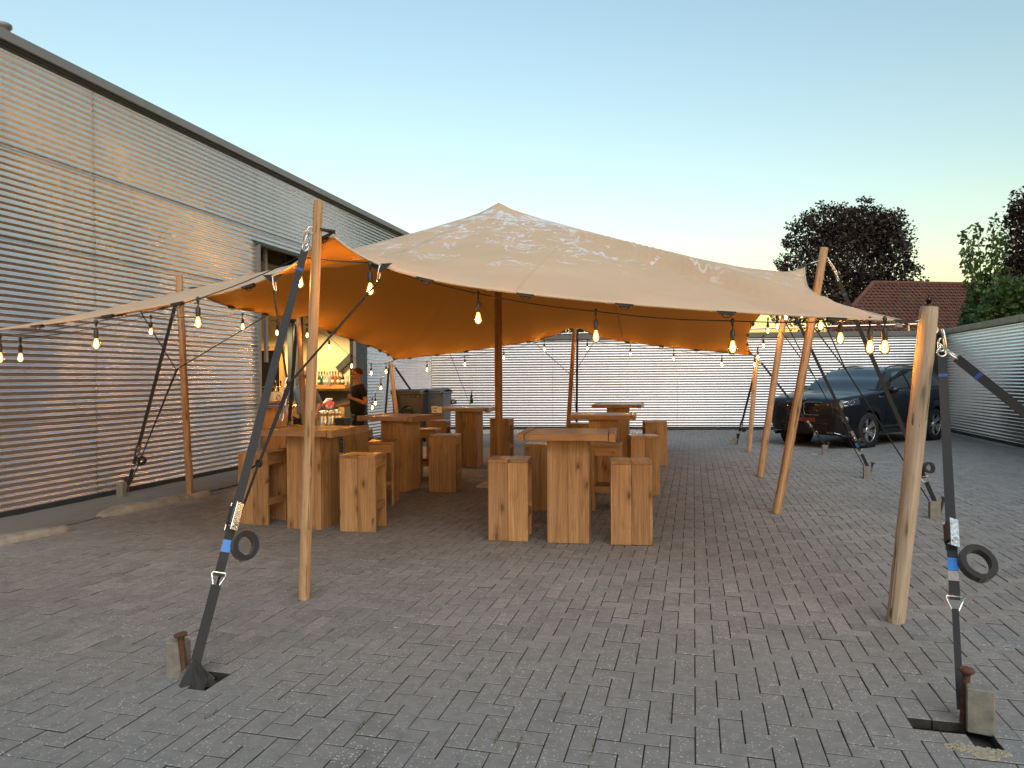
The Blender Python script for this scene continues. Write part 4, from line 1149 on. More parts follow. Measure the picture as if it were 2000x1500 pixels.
def lerp_tab(tab, x):
    for i in range(len(tab) - 1):
        (x0, v0), (x1, v1) = tab[i], tab[i + 1]
        if (x0 >= x >= x1):
            f = (x0 - x) / (x0 - x1 + 1e-9); f = f * f * (3 - 2 * f) * .35 + f * .65
            return v0 + (v1 - v0) * f
    return tab[0][1] if x > tab[0][0] else tab[-1][1]
TW = [(2.32, .72), (2.27, .82), (2.16, .88), (1.95, .905), (1.6, .94), (1.0, .945), (-1.6, .945), (-2.1, .91), (-2.33, .82), (-2.40, .70)]
TZ = [(2.32, .965), (2.27, 1.015), (2.15, 1.045), (1.8, 1.085), (1.2, 1.145), (.9, 1.18), (-1.9, 1.22), (-2.3, 1.18), (-2.40, 1.06)]
TBt = [(2.32, .30), (2.2, .23), (1.2, .24), (.9, .26), (-1.0, .26), (-1.9, .28), (-2.3, .33), (-2.40, .42)]
XS = sorted(set([2.32, 2.30, 2.27, 2.22, 2.16, 2.08] + [round(2.0 - .05 * i, 3) for i in range(87)] + [-2.33, -2.37, -2.40]), reverse=True)
PROF = [(0, .90), (.12, .955), (.30, .985), (.50, 1.0), (.68, .992), (.80, 1.0), (.90, .985), (1.0, .955)]
def bot(x):
    b = lerp_tab(TBt, x)
    for xc in (1.43, -1.43):
        if abs(x - xc) < .43: b = max(b, .36 + math.sqrt(.43 ** 2 - (x - xc) ** 2))
    return b
def side_pt(x, f, s, off=0.0):
    w = lerp_tab(TW, x); z1 = lerp_tab(TZ, x); z0 = lerp_tab(TBt, x); zz = z0 + (z1 - z0) * f
    for i in range(len(PROF) - 1):
        if PROF[i][0] <= f <= PROF[i + 1][0]:
            g = (f - PROF[i][0]) / (PROF[i + 1][0] - PROF[i][0]); k = PROF[i][1] + (PROF[i + 1][1] - PROF[i][1]) * g
    arch = 0
    for xc in (1.43, -1.43):
        dd = math.hypot(x - xc, zz - .36); arch = max(arch, .022 * max(0, 1 - abs(dd - .45) / .10))
    return Vector((x, s * (w * k + arch + off), zz))
rows = []
for x in XS:
    z0, z1, bb = lerp_tab(TBt, x), lerp_tab(TZ, x), bot(x); w = lerp_tab(TW, x)
    f0 = (bb - z0) / (z1 - z0); row = []
    fs_ = [f0 + (1 - f0) * q for q in (0, .12, .28, .45, .62, .76, .88, 1.0)]
    L_ = [side_pt(x, min(1, f), 1) for f in fs_]
    wt = L_[-1].y; crown = .055 if x > .9 else .02
    tops = [Vector((x, wt * q, z1 + crown * (1 - q ** 2) * min(1, (2.34 - x) / .35))) for q in (.86, .6, .3, 0, -.3, -.6, -.86)]
    Rr = [Vector((v.x, -v.y, v.z)) for v in reversed(L_)]
    rows.append(L_ + tops + Rr)
bm_ = MB().grid(rows); cz_ = Vector((2.32, 0, .62))
bm_.grid([[cz_.lerp(v, k) + Vector((f_, 0, 0)) for v in rows[0]] for k, f_ in ((1, 0), (.93, .012), (.75, .022), (.45, .028), (.02, .03))]); bm_.add(rows[-1], [tuple(range(len(rows[-1])))])
bm_.build("body", MAT['paint'], car)
MB().box((0, 0, .42), (4.3, 1.5, .3)).build("underbody", MAT['gloss_black'], car)
# greenhouse
ZR = [(1.02, 1.17), (.62, 1.43), (.22, 1.645), (-.1, 1.70), (-.6, 1.72), (-1.3, 1.70), (-1.85, 1.64), (-2.05, 1.50), (-2.30, 1.19)]
def roof_z(x): return lerp_tab(ZR, x)
def gh_side(x, f, s, off=0.0):
    zb = lerp_tab(TZ, x) - .01; zr = max(roof_z(x), zb + .002); f_ = f
    hgt = (zr - zb) / .52
    y = .875 - .255 * (f_ ** 1.35) * hgt - (.05 if x < -1.6 else 0) * min(1, (-1.6 - x) / .5 if x < -1.6 else 0)
    return Vector((x, s * (y + off), zb + (zr - .035 * hgt - zb) * f_ + off * .3))
def gh_top(x, q, off=0.0):
    e = gh_side(x, 1, 1); zr = max(roof_z(x), e.z)
    return Vector((x + off * (.8 if x > .2 else 0), e.y * q, e.z + (zr - e.z) * (1 - abs(q) ** 2.2) + off))
GX = [1.02 - .06 * i for i in range(56)]; rows = []
for x in GX:
    L_ = [gh_side(x, f, 1) for f in (0, .25, .5, .75, .92, 1)]; T_ = [gh_top(x, q) for q in (.9, .7, .35, 0, -.35, -.7, -.9)]
    rows.append(L_ + T_ + [Vector((v.x, -v.y, v.z)) for v in reversed(L_)])
gm_ = MB().grid(rows); gm_.add(rows[-1], [tuple(range(len(rows[-1])))]); gm_.build("cabin", MAT['paint'], car)
def patch(name, fn, us, vs, mat):
    m = MB().grid([[fn(u, v) for v in vs] for u in us]); return m.build(name, mat, car)
lin = lambda a, b, n: [a + (b - a) * i / n for i in range(n + 1)]
patch("windscreen", lambda x, q: gh_top(x, q, .006), lin(.96, .27, 10), lin(-.93, .93, 12), MAT['glass_dark'])
patch("rear_window", lambda x, q: gh_top(x, q, .006), lin(-1.86, -2.2, 6), lin(-.88, .88, 8), MAT['glass_dark'])
for s in (1, -1):
    def sw(x0a, x0b, x1a, x1b):
        return lambda u, v: gh_side((x0a + (x1a - x0a) * u) * (1 - v) + (x0b + (x1b - x0b) * u) * v, .10 + .74 * v, s, .006)
    patch("side_window", sw(.62, .10, -.28, -.30), lin(0, 1, 8), lin(0, 1, 6), MAT['glass_dark'])
    patch("side_window", sw(-.36, -.38, -1.22, -1.16), lin(0, 1, 8), lin(0, 1, 6), MAT['glass_dark'])
    patch("side_window", sw(-1.28, -1.22, -1.92, -1.62), lin(0, 1, 6), lin(0, 1, 6), MAT['glass_dark'])
    MB().tube([gh_side(x, .02, s, .006) for x in lin(.8, -1.95, 20)], .010, 6).build("window_trim", MAT['gloss_black'], car)
    # roof rail, mirror, handles, door gaps, sill
    MB().tube([gh_top(.1, .86 * s, .0)] + [gh_top(x, .88 * s, .035) for x in lin(-.02, -1.6, 12)] + [gh_top(-1.72, .86 * s, .0)], .013, 6).build("roof_rail", MAT['gloss_black'], car)
    mr = empty("door_mirror"); mr.parent = car
    m = MB(); rws = []
    for i in range(9):
        a = -math.pi / 2 + math.pi * i / 8
        rws.append([(.70 + .085 * math.cos(a) * math.cos(b) * (1.2 if math.cos(b) > 0 else .5), s * (1.03 + .125 * math.cos(a) * math.sin(b)), 1.20 + .085 * math.sin(a)) for b in [k * 2 * math.pi / 14 for k in range(14)]])
    m.grid(rws, True, True); m.build("mirror_shell", MAT['paint'], mr)
    MB().box((.665, s * 1.035, 1.20), (.012, .18, .11), bev=.004).build("mirror_glass", MAT['chrome'], mr)
    MB().tube([(.70, s * .88, 1.14), (.70, s * .97, 1.16)], .025, 8).build("mirror_arm", MAT['gloss_black'], mr)
    for xg in (.78, -.33, -1.18):
        MB().tube([side_pt(xg - (.0 if xg > -1 else -.12 * (1 - f)), f, s, .001) for f in lin(.22, 1.0, 10)], .005, 4).build("door_gap", MAT['gloss_black'], car)
    for xg in (-.12, -1.02):
        q = side_pt(xg, .86, s, .012); MB().box(q, (.20, .025, .028), bev=.008).build("door_handle", MAT['paint'], car)
    MB().tube([side_pt(x, .10, s, .012) for x in lin(.95, -.95, 12)], .022, 6).build("sill", MAT['gloss_black'], car)
    MB().tube([side_pt(x, .19, s, .006) for x in lin(.85, -.9, 12)], .006, 5).build("sill_strip", MAT['chrome'], car)
    MB().box(side_pt(.98, .88, s, .006), (.16, .012, .025), bev=.004).build("fender_vent", MAT['chrome'], car)
    # wheel-arch liner
    for xc in (1.43, -1.43):
        lm = MB(); rg_ = [[(xc + rad_ * math.cos(a), s * (.90 - dep_), .36 + rad_ * math.sin(a)) for a in [k * 2 * math.pi / 24 for k in range(24)]] for rad_, dep_ in ((.435, 0), (.435, .32), (.05, .33))]; lm.grid(rg_, True, True); lm.build("arch_liner", MAT['tyre'], car)
    # head lamp, day light strips, air intake, fog lamp, tail lamp
    hl = patch("headlight", lambda x, f: side_pt(x, f, s, .010), lin(2.295, 1.80, 14), lin(.80, .945, 5), MAT['lamp_glass'])
    for xm in (2.20, 2.03):
        pts = [side_pt(xm + dx, f, s, .020) for dx, f in ((.06, .83), (.07, .90), (-.03, .93), (-.06, .86), (-.02, .83))]
        MB().tube(pts, .009, 6, closed=True).build("light_ring", MAT['chrome'], hl)
    MB().tube([side_pt(x, .935, s, .016) for x in lin(2.27, 1.84, 10)], .007, 5).build("light_strip", MAT['chrome'], hl)
    patch("air_intake", lambda x, f: side_pt(x, f, s, .008), lin(2.30, 2.08, 6), lin(.28, .56, 5), MAT['gloss_black'])
    q = side_pt(2.24, .46, s, .03)
    MB().lathe([(.075, -.02), (.078, .0), (.06, .012), (.03, .016)], q, Vector((.85, s * .5, 0)), 14).build("fog_lamp", MAT['lamp_glass'], car)
    MB().tube([side_pt(x, .06, s, .004) for x in lin(2.315, 1.95, 8)], .007, 6).build("bumper_strip", MAT['chrome'], car)
    patch("tail_light", lambda x, f: side_pt(x, f, s, .006), lin(-2.0, -2.38, 8), lin(.82, .95, 3), simple("tail_red", (.25, .01, .01), .15))
# grille
for s in (1, -1):
    outline = []
    for (y, z) in ((.03, .955), (.36, .96), (.47, .93), (.49, .84), (.42, .715), (.35, .69), (.08, .69), (.03, .72)):
        outline.append(Vector((2.358 - .09 * (y / .5) ** 3, s * y, z)))
    g = MB(); g.add(outline, [tuple(range(8))]); gr = g.build("grille", MAT['gloss_black'], car)
    pts = []
    for i in range(8): a, b = outline[i], outline[(i + 1) % 8]; pts += [a.lerp(b, .15) + Vector((.012, 0, 0)), a.lerp(b, .85) + Vector((.012, 0, 0))]
    MB().tube(pts, .014, 6, closed=True).build("grille_frame", MAT['gloss_black'] if False else MAT['lamp_glass'], gr)
    for k in range(6):
        y = s * (.075 + .065 * k); MB().box((2.362 - .09 * (abs(y) / .5) ** 3, y, .825), (.02, .012, .22)).build("grille_bar", MAT['paint'], gr)
MB().box((2.345, 0, .43), (.03, 1.05, .20), bev=.01).build("lower_intake", MAT['gloss_black'], car)
MB().tube([(2.345 - .03 * abs(y), y, .335) for y in lin(-.66, .66, 8)], .007, 6).build("bumper_strip", MAT['chrome'], car)
MB().box((2.362, .05, .59), (.012, .46, .085), bev=.003).build("front_plate", MAT['red_plate'], car)
MB().lathe([(.038, 0), (.040, .006), (.03, .012)], (2.285, 0, 1.02), (.7, 0, .7), 16).build("round_emblem", MAT['lamp_glass'], car)
# wheels
wt_me = MB().lathe([(.25, -.115), (.345, -.12), (.368, -.095), (.372, 0), (.368, .095), (.345, .12), (.25, .115)], axis=(0, 1, 0), n=40, cap=False).mesh("tyre"); wt_me.materials.append(MAT['tyre'])
wr_ = MB(); wr_.lathe([(.262, -.10), (.262, .085), (.248, .10), (.238, .088), (.232, .0), (.02, -.02)], axis=(0, 1, 0), n=40, cap=False); wr_me = wr_.mesh("rim"); wr_me.materials.append(MAT['gloss_black'])
sp_ = MB()
for k in range(5):
    for dd in (-.16, .16):
        a = 2 * math.pi * k / 5 + dd
        c0 = Vector((math.cos(a - dd * .7), 0, math.sin(a - dd * .7))) * .06; c1 = Vector((math.cos(a), 0, math.sin(a))) * .245
        sp_.ribbon([c0 + Vector((0, .06, 0)), c0.lerp(c1, .5) + Vector((0, .075, 0)), c1 + Vector((0, .088, 0))], .034, .03, Vector((-math.sin(a), 0, math.cos(a))))
sp_.lathe([(.062, .04), (.062, .075), (.05, .085), (.01, .088)], axis=(0, 1, 0), n=16)
sp_.tube([Vector((math.cos(a), 0, math.sin(a))) * .252 + Vector((0, .098, 0)) for a in [k * 2 * math.pi / 40 for k in range(40)]], .008, 5, closed=True)
sp_me = sp_.mesh("spokes"); sp_me.materials.append(MAT['rim'])
for xc in (1.43, -1.43):
    for s in (1, -1):
        wh = empty("wheel", (xc, s * .81, .372), 0 if s > 0 else math.pi); wh.parent = car
        for nm, me in (("tyre", wt_me), ("rim", wr_me), ("spokes", sp_me)):
            o = bpy.data.objects.new(nm, me); COL.objects.link(o); o.parent = wh

# ================================================================== PEOPLE
def skin_obj(name, chains, mat, parent, sub=2, root=0):
    """chains: lists of (point, (rx, ry)); points closer than 1 mm are shared joints"""
    vs, rad, es, key = [], [], [], {}
    for ch in chains:
        prev = None
        for (p, r) in ch:
            k = tuple(round(c, 3) for c in p)
            if k not in key: key[k] = len(vs); vs.append(p); rad.append(r if isinstance(r, tuple) else (r, r))
            if prev is not None and prev != key[k]: es.append((prev, key[k]))
            prev = key[k]
    me = bpy.data.meshes.new(name); me.from_pydata([tuple(v) for v in vs], es, []); me.materials.append(mat)
    o = bpy.data.objects.new(name, me); COL.objects.link(o); o.parent = parent
    sk = o.modifiers.new("skin", 'SKIN'); sk.use_smooth_shade = True
    ss = o.modifiers.new("smooth", 'SUBSURF'); ss.levels = sub; ss.render_levels = sub
    for i, dta in enumerate(me.skin_vertices[0].data): dta.radius = rad[i]; dta.use_root = (i == root)
    return o
t = NT("skin"); t.set(Base_Color=(.50, .255, .165), Roughness=.55, Subsurface_Weight=.1); MAT['skin'] = t.m
MAT['black_shirt'] = simple("black_cotton", (.008, .008, .009), .85, 0, .3, 30, .2)
MAT['dark_trouser'] = simple("dark_cotton", (.012, .013, .018), .85, 0, .3, 30, .2)
MAT['blue_shirt'] = simple("grey_blue_cotton", (.20, .245, .31), .8, 0, .15, 14, .3)
MAT['hair_brown'] = simple("brown_hair", (.085, .045, .025), .7, 0, .3, 80, .4)
MAT['hair_grey'] = simple("grey_hair", (.38, .36, .34), .7, 0, .3, 80, .4)
MAT['shoe'] = simple("dark_leather", (.02, .016, .013), .5)
def hand(w, dirv, palmn, scale=1.0, curl=.6):
    """wrist point, forearm direction, palm normal -> chains of palm and five fingers"""
    d = Vector(dirv).normalized(); n = Vector(palmn); n = (n - d * n.dot(d)).normalized(); s = d.cross(n)
    w = Vector(w); pal = w + d * .075 * scale; ch = [[(w, (.026, .020)), (w + d * .04 * scale, (.032, .017)), (pal, (.034, .015))]]
    for i, (off, ln) in enumerate(((-.028, .070), (-.009, .080), (.010, .074), (.028, .058))):
        a = pal + s * off; b = a + (d * (1 - curl * .4) + n * curl).normalized() * ln * .55; c_ = b + (d * (.6 - curl) + n * curl * 1.1).normalized() * ln * .5
        ch.append([(pal, (.034, .015)), (a + d * .012, (.0095, .0095)), (b, (.0085, .0085)), (c_, (.007, .007))])
    tb = w + d * .03 - s * .03
    ch.append([(w + d * .04 * scale, (.032, .017)), (tb, (.012, .012)), (tb + (d * .6 - s * .5 + n * .4).normalized() * .035, (.010, .010)), (tb + (d * .9 - s * .1 + n * .6).normalized() * .06, (.008, .008))])
    return ch
def person(loc, rz, H_, label, shirt, hair, pose, sleeves, sc_=1.0):
    r = empty("person", loc, rz); tag(r, label, "person"); r.scale = (sc_,) * 3
    V = Vector
    chest, neck = V((.0, 0, 1.36)), V((.01, 0, 1.50))
    head = [(neck, (.056, .060)), (V((.02, 0, 1.56)), (.060, .068)), (V((.035, 0, 1.60)), (.066, .080)), (V((.03, 0, 1.66)), (.076, .098)), (V((.015, 0, 1.72)), (.072, .092)), (V((.01, 0, 1.755)), (.045, .055))]
    nose = [(V((.035, 0, 1.60)), (.066, .080)), (V((.115, 0, 1.625)), (.016, .018)), (V((.132, 0, 1.628)), (.010, .010))]
    chin = [(V((.02, 0, 1.56)), (.060, .068)), (V((.085, 0, 1.565)), (.028, .022))]
    ears = [[(V((.03, 0, 1.66)), (.076, .098)), (V((.0, s * .083, 1.645)), (.016, .022))] for s in (1, -1)]
    ch = [[(V((0, 0, 1.30)), (.09, .11)), (neck, (.056, .060))], head, nose, chin] + ears
    torso = [(V((0, 0, .90)), (.115, .155)), (V((.005, 0, 1.02)), (.120, .158)), (V((.01, 0, 1.18)), (.122, .168)), (V((.005, 0, 1.34)), (.115, .178)), (V((0, 0, 1.43)), (.085, .13)), (V((.005, 0, 1.47)), (.066, .075))]
    sl = [torso]
    for s, (el, wr, pn, crl) in zip((1, -1), pose):
        sh = V((-.005, s * .185, 1.405)); el, wr = V(el), V(wr)
        armc = [(V((0, 0, 1.30)), (.09, .11)), (V((0, s * .10, 1.37)), (.06, .06)), (sh, (.050, .052)), (sh.lerp(el, .5), (.045, .047)), (el, (.038, .040)), (el.lerp(wr, .35), (.040, .042)), (wr, (.026, .024))]
        ch.append(armc); ch += hand(wr, wr - el, pn, 1, crl)
        end = sleeves; a = sh.lerp(el, min(1, end)) if end <= 1 else el.lerp(wr, end - 1)
        c_ = [(V((.005, 0, 1.34)), (.115, .178)), (V((0, s * .13, 1.395)), (.075, .075)), (sh, (.066, .068)), (sh.lerp(el, min(.45, end)), (.062, .064))]
        if end > 1: c_ += [(el, (.056, .058))]
        c_ += [(a, (.052, .055))]
        sl.append(c_)
    b = skin_obj("body", ch, MAT['skin'], r)
    skin_obj("shirt", sl, shirt, r)
    tr_ = []
    for s in (1, -1):
        tr_.append([(V((0, 0, .95)), (.115, .15)), (V((0, s * .09, .84)), (.092, .092)), (V((.015, s * .10, .50)), (.064, .066)), (V((-.01, s * .105, .30)), (.060, .062)), (V((0, s * .11, .07)), (.058, .055))])
    skin_obj("trousers", tr_, MAT['dark_trouser'], r)
    for s in (1, -1):
        skin_obj("shoe", [[(V((-.05, s * .11, .045)), (.042, .040)), (V((.06, s * .115, .040)), (.045, .036)), (V((.17, s * .12, .032)), (.036, .028))]], MAT['shoe'], r, 1)
    hm = MB(); rws = []
    for i in range(8):
        a = math.pi / 2 * (1 - i / 7 * 1.12); row = []
        for k in range(20):
            w = 2 * math.pi * k / 20; cut = 1.0
            zz = 1.672 + .105 * math.sin(a); rx = .109 * math.cos(a); ry = .087 * math.cos(a)
            x = .012 + rx * math.cos(w); front_ = max(0, math.cos(w))
            if i > 4: zz = max(zz, 1.672 + .105 * (.75 * front_ - .28)); x -= .006 * front_
            row.append((x - .004, ry * math.sin(w), zz))
        rws.append(row)
    hm.grid(rws, True, True); hm.build("hair", hair, r)
    return r
pm = at_d(700, 850, 12.9); hdg = math.atan2(-(RGT.y * .85 + FWD.y * .52), -(RGT.x * .85 + FWD.x * .52))
person((pm.x, pm.y, 0), hdg, 1.76, "man in a black shirt standing outside the doorway with a fist at his chest", MAT['black_shirt'], MAT['hair_brown'],
       [((-.06, .30, 1.12), (.15, .12, 1.22), (-.3, -.8, .4), .95), ((.06, -.27, 1.10), (.30, -.20, 1.08), (0, .6, .5), .7)], .62, 1.0)
pg = at_d(591, 850, 13.0)
person((pg.x, pg.y, 0), math.atan2(-FWD.y, -FWD.x) + .35, 1.74, "man in a rolled-sleeve grey shirt, mostly hidden behind the tall pole", MAT['blue_shirt'], MAT['hair_grey'],
       [((-.10, .33, 1.14), (.06, .25, .92), (.2, -.8, 0), .5), ((-.10, -.33, 1.14), (.06, -.25, .92), (.2, .8, 0), .5)], 1.15, .99)

# ================================================================== BAR IN THE DOORWAY
MAT['brass'] = simple("brass", (.72, .50, .20), .22, 1.0, .1)
MAT['steel'] = simple("brushed_steel", (.46, .44, .41), .32, 1.0, .15, 20)
MAT['bar_red'] = simple("dark_red_varnish", (.16, .035, .02), .22, 0, .2, 6)
ba = at_d(512, 850, 13.2); bb_ = at_d(583, 850, 14.1)
bx0 = Vector((ba.x, ba.y, 0)); bx1 = Vector((bb_.x, bb_.y, 0)); be = (bx1 - bx0).normalized(); bn = Vector((be.y, -be.x, 0))
if bn.dot(-bx0) < 0: bn = -bn
bL = (bx1 - bx0).length + .5; bx0 = bx1 - be * bL
bar = empty("bar_counter", (bx0 + bx1) / 2); bar.location = (0, 0, 0); tag(bar, "varnished pine bar counter with a dark red top in the doorway", "counter")
nb = 9; me = plank_mesh(bL / nb - .003, .03, .80); me.materials.append(MAT['bar_wood'])
Mb = Matrix((be, bn, Vector((0, 0, 1)))).transposed().to_4x4()
for i in range(nb):
    o = obj("front_board", me, None, bar); o.matrix_local = Matrix.Translation(bx0 + be * (i + .5) * bL / nb + Vector((0, 0, .62))) @ Mb
o = MB().box((0, 0, 0), (bL + .1, .62, .045), Mb.to_3x3(), bev=.01).build("counter_top", MAT['bar_red'], bar); o.location = (bx0 + bx1) / 2 - bn * .25 + Vector((0, 0, 1.10))
o = MB().box((0, 0, 0), (bL + .12, .03, .05), Mb.to_3x3(), bev=.006).build("metal_edge", MAT['chrome'], bar); o.location = (bx0 + bx1) / 2 + bn * .075 + Vector((0, 0, 1.055))
o = MB().box((0, 0, 0), (bL, .5, .20), Mb.to_3x3()).build("plinth", MAT['dark_trim'], bar); o.location = (bx0 + bx1) / 2 - bn * .27 + Vector((0, 0, .12))
o = MB().box((0, 0, 0), (.04, .55, .80), Mb.to_3x3()).build("end_board", MAT['bar_wood'], bar); o.location = bx1 - be * .02 - bn * .29 + Vector((0, 0, .62))
# beer tap tower
tp = empty("beer_tap", bx1 - be * .42 - bn * .2 + Vector((0, 0, 1.1225))); tag(tp, "brass beer tap tower standing on the bar counter", "beer tap")
MB().box((0, 0, .10), (.26, .14, .20), Mb.to_3x3(), bev=.02).build("cream_housing", simple("cream_enamel", (.70, .58, .34), .3), tp)
MB().lathe([(.05, 0), (.045, .03), (.03, .05), (.03, .16), (.045, .18), (.045, .2), (.01, .22)], Vector((0, 0, .20)), n=14).build("column", MAT['brass'], tp)
for s in (-1, 0, 1):
    q = be * s * .085 + Vector((0, 0, .30)); MB().tube([q, q + bn * .10, q + bn * .12 + Vector((0, 0, -.06))], .012, 8).build("spout", MAT['brass'], tp)
    MB().lathe([(.008, 0), (.012, .05), (.02, .09), (.012, .12)], q + bn * .06 + Vector((0, 0, .01)), n=10).build("tap_handle", MAT['gloss_black'], tp)
MB().tube([be * .085 * 0 + bn * .075 + Vector((0, 0, .09)) + (be * math.cos(a) + Vector((0, 0, 1)) * math.sin(a)) * .05 for a in [k * .52 for k in range(12)]], .010, 6, closed=True).build("round_badge", MAT['brass'], tp)
# beer kegs on a pallet, with a bouquet-like bag on top
KEG = MB().lathe([(.095, 0), (.118, .01), (.118, .055), (.108, .065), (.118, .085), (.118, .24), (.122, .25), (.118, .26), (.118, .41), (.108, .43), (.118, .45), (.118, .52), (.110, .53), (.10, .50), (.05, .505), (.03, .53), (.001, .53)], n=22).mesh("keg"); KEG.materials.append(MAT['steel'])
kp = [(630, 15.0), (645, 15.05), (659, 15.1), (637, 15.4), (652, 15.45)]
c0 = at_d(645, 850, 15.2); pal = empty("crate", (c0.x, c0.y, 0)); tag(pal, "dark crate under the steel kegs in the doorway", "crate")
for k in range(4): MB().box((0, 0, .05 + k * .09), (.86, .66, .07), Matrix.Rotation(.25, 3, 'Z'), bev=.006).build("slat", MAT['dark_trim'], pal)
for i, (px, d) in enumerate(kp):
    q = at_d(px, 850, d); o = bpy.data.objects.new("beer_keg", KEG); COL.objects.link(o); o.location = (q.x, q.y, .356); o.rotation_euler = (0, 0, i)
    tag(o, ["front steel keg next to the tall pale pole", "front steel keg in the middle of the row in the doorway", "front steel keg nearest the man in black", "rear steel keg behind the two kegs by the pole", "rear steel keg behind the row, near the man in black"][i], "keg", "steel kegs in the doorway")
bq = at_d(641, 783, 15.2); q0 = Vector((bq.x, bq.y, .89))
bag = empty("snack_bag", q0); tag(bag, "crumpled red and white bag lying on the steel kegs", "bag")
rws = []
for i in range(10):
    a = -math.pi / 2 + math.pi * i / 9
    rws.append([Vector((.13 * math.cos(a) * math.cos(b), .11 * math.cos(a) * math.sin(b), .12 + .12 * math.sin(a))) * (1 + .22 * mnoise.noise(Vector((math.cos(b) * 2, math.sin(b) * 2, i * .6)))) for b in [k * 2 * math.pi / 16 for k in range(16)]])
t = NT("red_white_bag"); f = t.noise(t.coord("Object"), 9, 3); t.set(Base_Color=t.ramp(f, [(.46, (.55, .045, .02)), (.52, (.75, .72, .66))], 'CONSTANT'), Roughness=.35)
MB().grid(rws, True, True).build("bag_body", t.m, bag)
MB().box((.02, 0, .245), (.15, .05, .04), bev=.01).build("bag_collar", simple("white_foil", (.75, .73, .68), .3), bag)
can = at_d(667, 850, 15.1); o = MB().lathe([(.06, 0), (.065, .01), (.065, .20), (.05, .215), (.05, .225)], n=18).build("yellow_can", simple("mustard_tin", (.45, .33, .08), .4)); o.location = (can.x, can.y, .74)
tag(o, "mustard yellow tin between the kegs and the man in black", "tin")
cs_ = at_d(666, 850, 15.0); o = MB().box((0, 0, .36), (.30, .28, .72), bev=.01).build("speaker_box", MAT['black_plastic']); o.location = (can.x, can.y, 0.017); tag(o, "black box standing under the mustard yellow tin", "box")
# shelf with bottles on the end wall
sh0, sh1 = at_y(618, 754, IY - .15), at_y(679, 754, IY - .15); shz = sh0.z
shf = empty("wall_shelf", ((sh0.x + sh1.x) / 2, IY - .16, shz)); tag(shf, "thick pine shelf with bottles on the cream end wall", "shelf")
o = obj("shelf_board", plank_mesh(.10, .28, sh1.x - sh0.x + .5), MAT['bar_wood'], shf); o.matrix_local = Matrix.Translation((-.25, 0.02, -.02)) @ ROT_X
def bottle_mesh(kind):
    pr = {0: [(.034, 0), (.038, .005), (.038, .15), (.030, .19), (.014, .23), (.013, .29), (.016, .295), (.016, .31)],
          1: [(.036, 0), (.040, .006), (.040, .17), (.036, .20), (.013, .215), (.013, .27), (.017, .275), (.017, .30)],
          2: [(.045, 0), (.048, .006), (.048, .13), (.030, .17), (.015, .20), (.015, .25), (.018, .255), (.018, .27)]}[kind]
    return MB().lathe(pr, n=14).mesh("bottle")
def bottle_mat(name, col, a=.35):
    t = NT(name); t.set(Base_Color=col, Roughness=.08, Transmission_Weight=a, Coat_Weight=.5, Coat_Roughness=.03); return t.m
cols = [("green", (.05, .20, .09)), ("clear", (.55, .52, .42)), ("amber", (.40, .16, .02)), ("dark", (.015, .012, .012)), ("red", (.45, .06, .03))]
BM = {n: bottle_mat(n + "_bottle_glass", c) for n, c in cols}
lab_mat = simple("paper_label", (.72, .68, .56), .6, 0, .15, 60)
seq = [(623.5, 'green', 0, "green bottle at the shelf end next to the tall pole"), (629, 'green', 1, "second green bottle from the tall pole on the shelf"), (634.5, 'clear', 0, "first clear bottle on the shelf after the green ones"), (639.5, 'clear', 2, "squat clear bottle in the middle of the shelf"),
       (645, 'clear', 1, "third clear bottle on the shelf, next to the red one"), (650.5, 'red', 0, "red bottle on the shelf"), (656, 'amber', 1, "amber bottle right after the red one on the shelf"), (661.5, 'amber', 0, "second amber bottle on the shelf, next to the dark one"), (670, 'dark', 0, "dark bottle with a pale label at the shelf end near the door post")]
for (px, cn, kd, lab) in seq:
    q = at_y(px, 748, IY - .15); me = bottle_mesh(kd); r = empty("bottle", (q.x, IY - .16, shz + .032)); tag(r, lab, "bottle", "bottles on the wall shelf")
    r.scale = (1.15, 1.15, 1.05)
    obj("bottle_glass", me, BM[cn], r); MB().lathe([(.0392 if kd != 2 else .0492, .04), (.0392 if kd != 2 else .0492, .12)], n=14).build("paper_label", lab_mat, r)
    MB().lathe([(.0175, .30 - .03 * (kd == 2)), (.0175, .325 - .03 * (kd == 2))], n=10).build("cap", MAT['gloss_black'], r)
o = MB().box((0, 0, 0), (2.2, .02, .9)).build("splash_board", simple("dark_olive_board", (.05, .045, .028), .5)); o.location = ((sh0.x + sh1.x) / 2 - .45, IY - .02, shz - .58); o.parent = hall
# framed dark door, steel column and sloping beam inside
dl, dr = at_y(500, 700, IY - .04), at_y(551, 700, IY - .04); dtop = at_y(530, 679, IY - .04).z
dd = empty("interior_door", ((dl.x + dr.x) / 2, IY - .05, .04)); dd.parent = hall
w = dr.x - dl.x + .5; cx = -.25
for (x, z, sx_, sz_) in ((cx - w / 2, dtop / 2, .12, dtop), (cx + w / 2, dtop / 2, .12, dtop), (cx, dtop - .06, w - .12, .12)):
    MB().box((x, 0, z), (sx_, .09, sz_), bev=.006).build("door_frame", MAT['bar_wood'], dd)
MB().box((cx, .015, dtop / 2), (w - .1, .03, dtop - .1)).build("dark_panel", MAT['gloss_black'], dd)
MB().box((cx, -.01, dtop * .55), (w - .1, .03, .03)).build("glazing_bar", MAT['chrome'], dd)
cl_ = at_y(577, 700, 15.6)
for k, off in enumerate((-.11, .11)): MB().box((cl_.x + off, 15.6, 2.5), (.13, .16, 4.95), bev=.004).build("steel_column", MAT['dark_trim'], hall)
MB().box((cl_.x, 15.62, 2.5), (.10, .04, 4.95)).build("steel_column", MAT['trim'], hall)
s0, s1 = at_y(660, 722, IY - .08), at_y(682, 700, IY - .08)
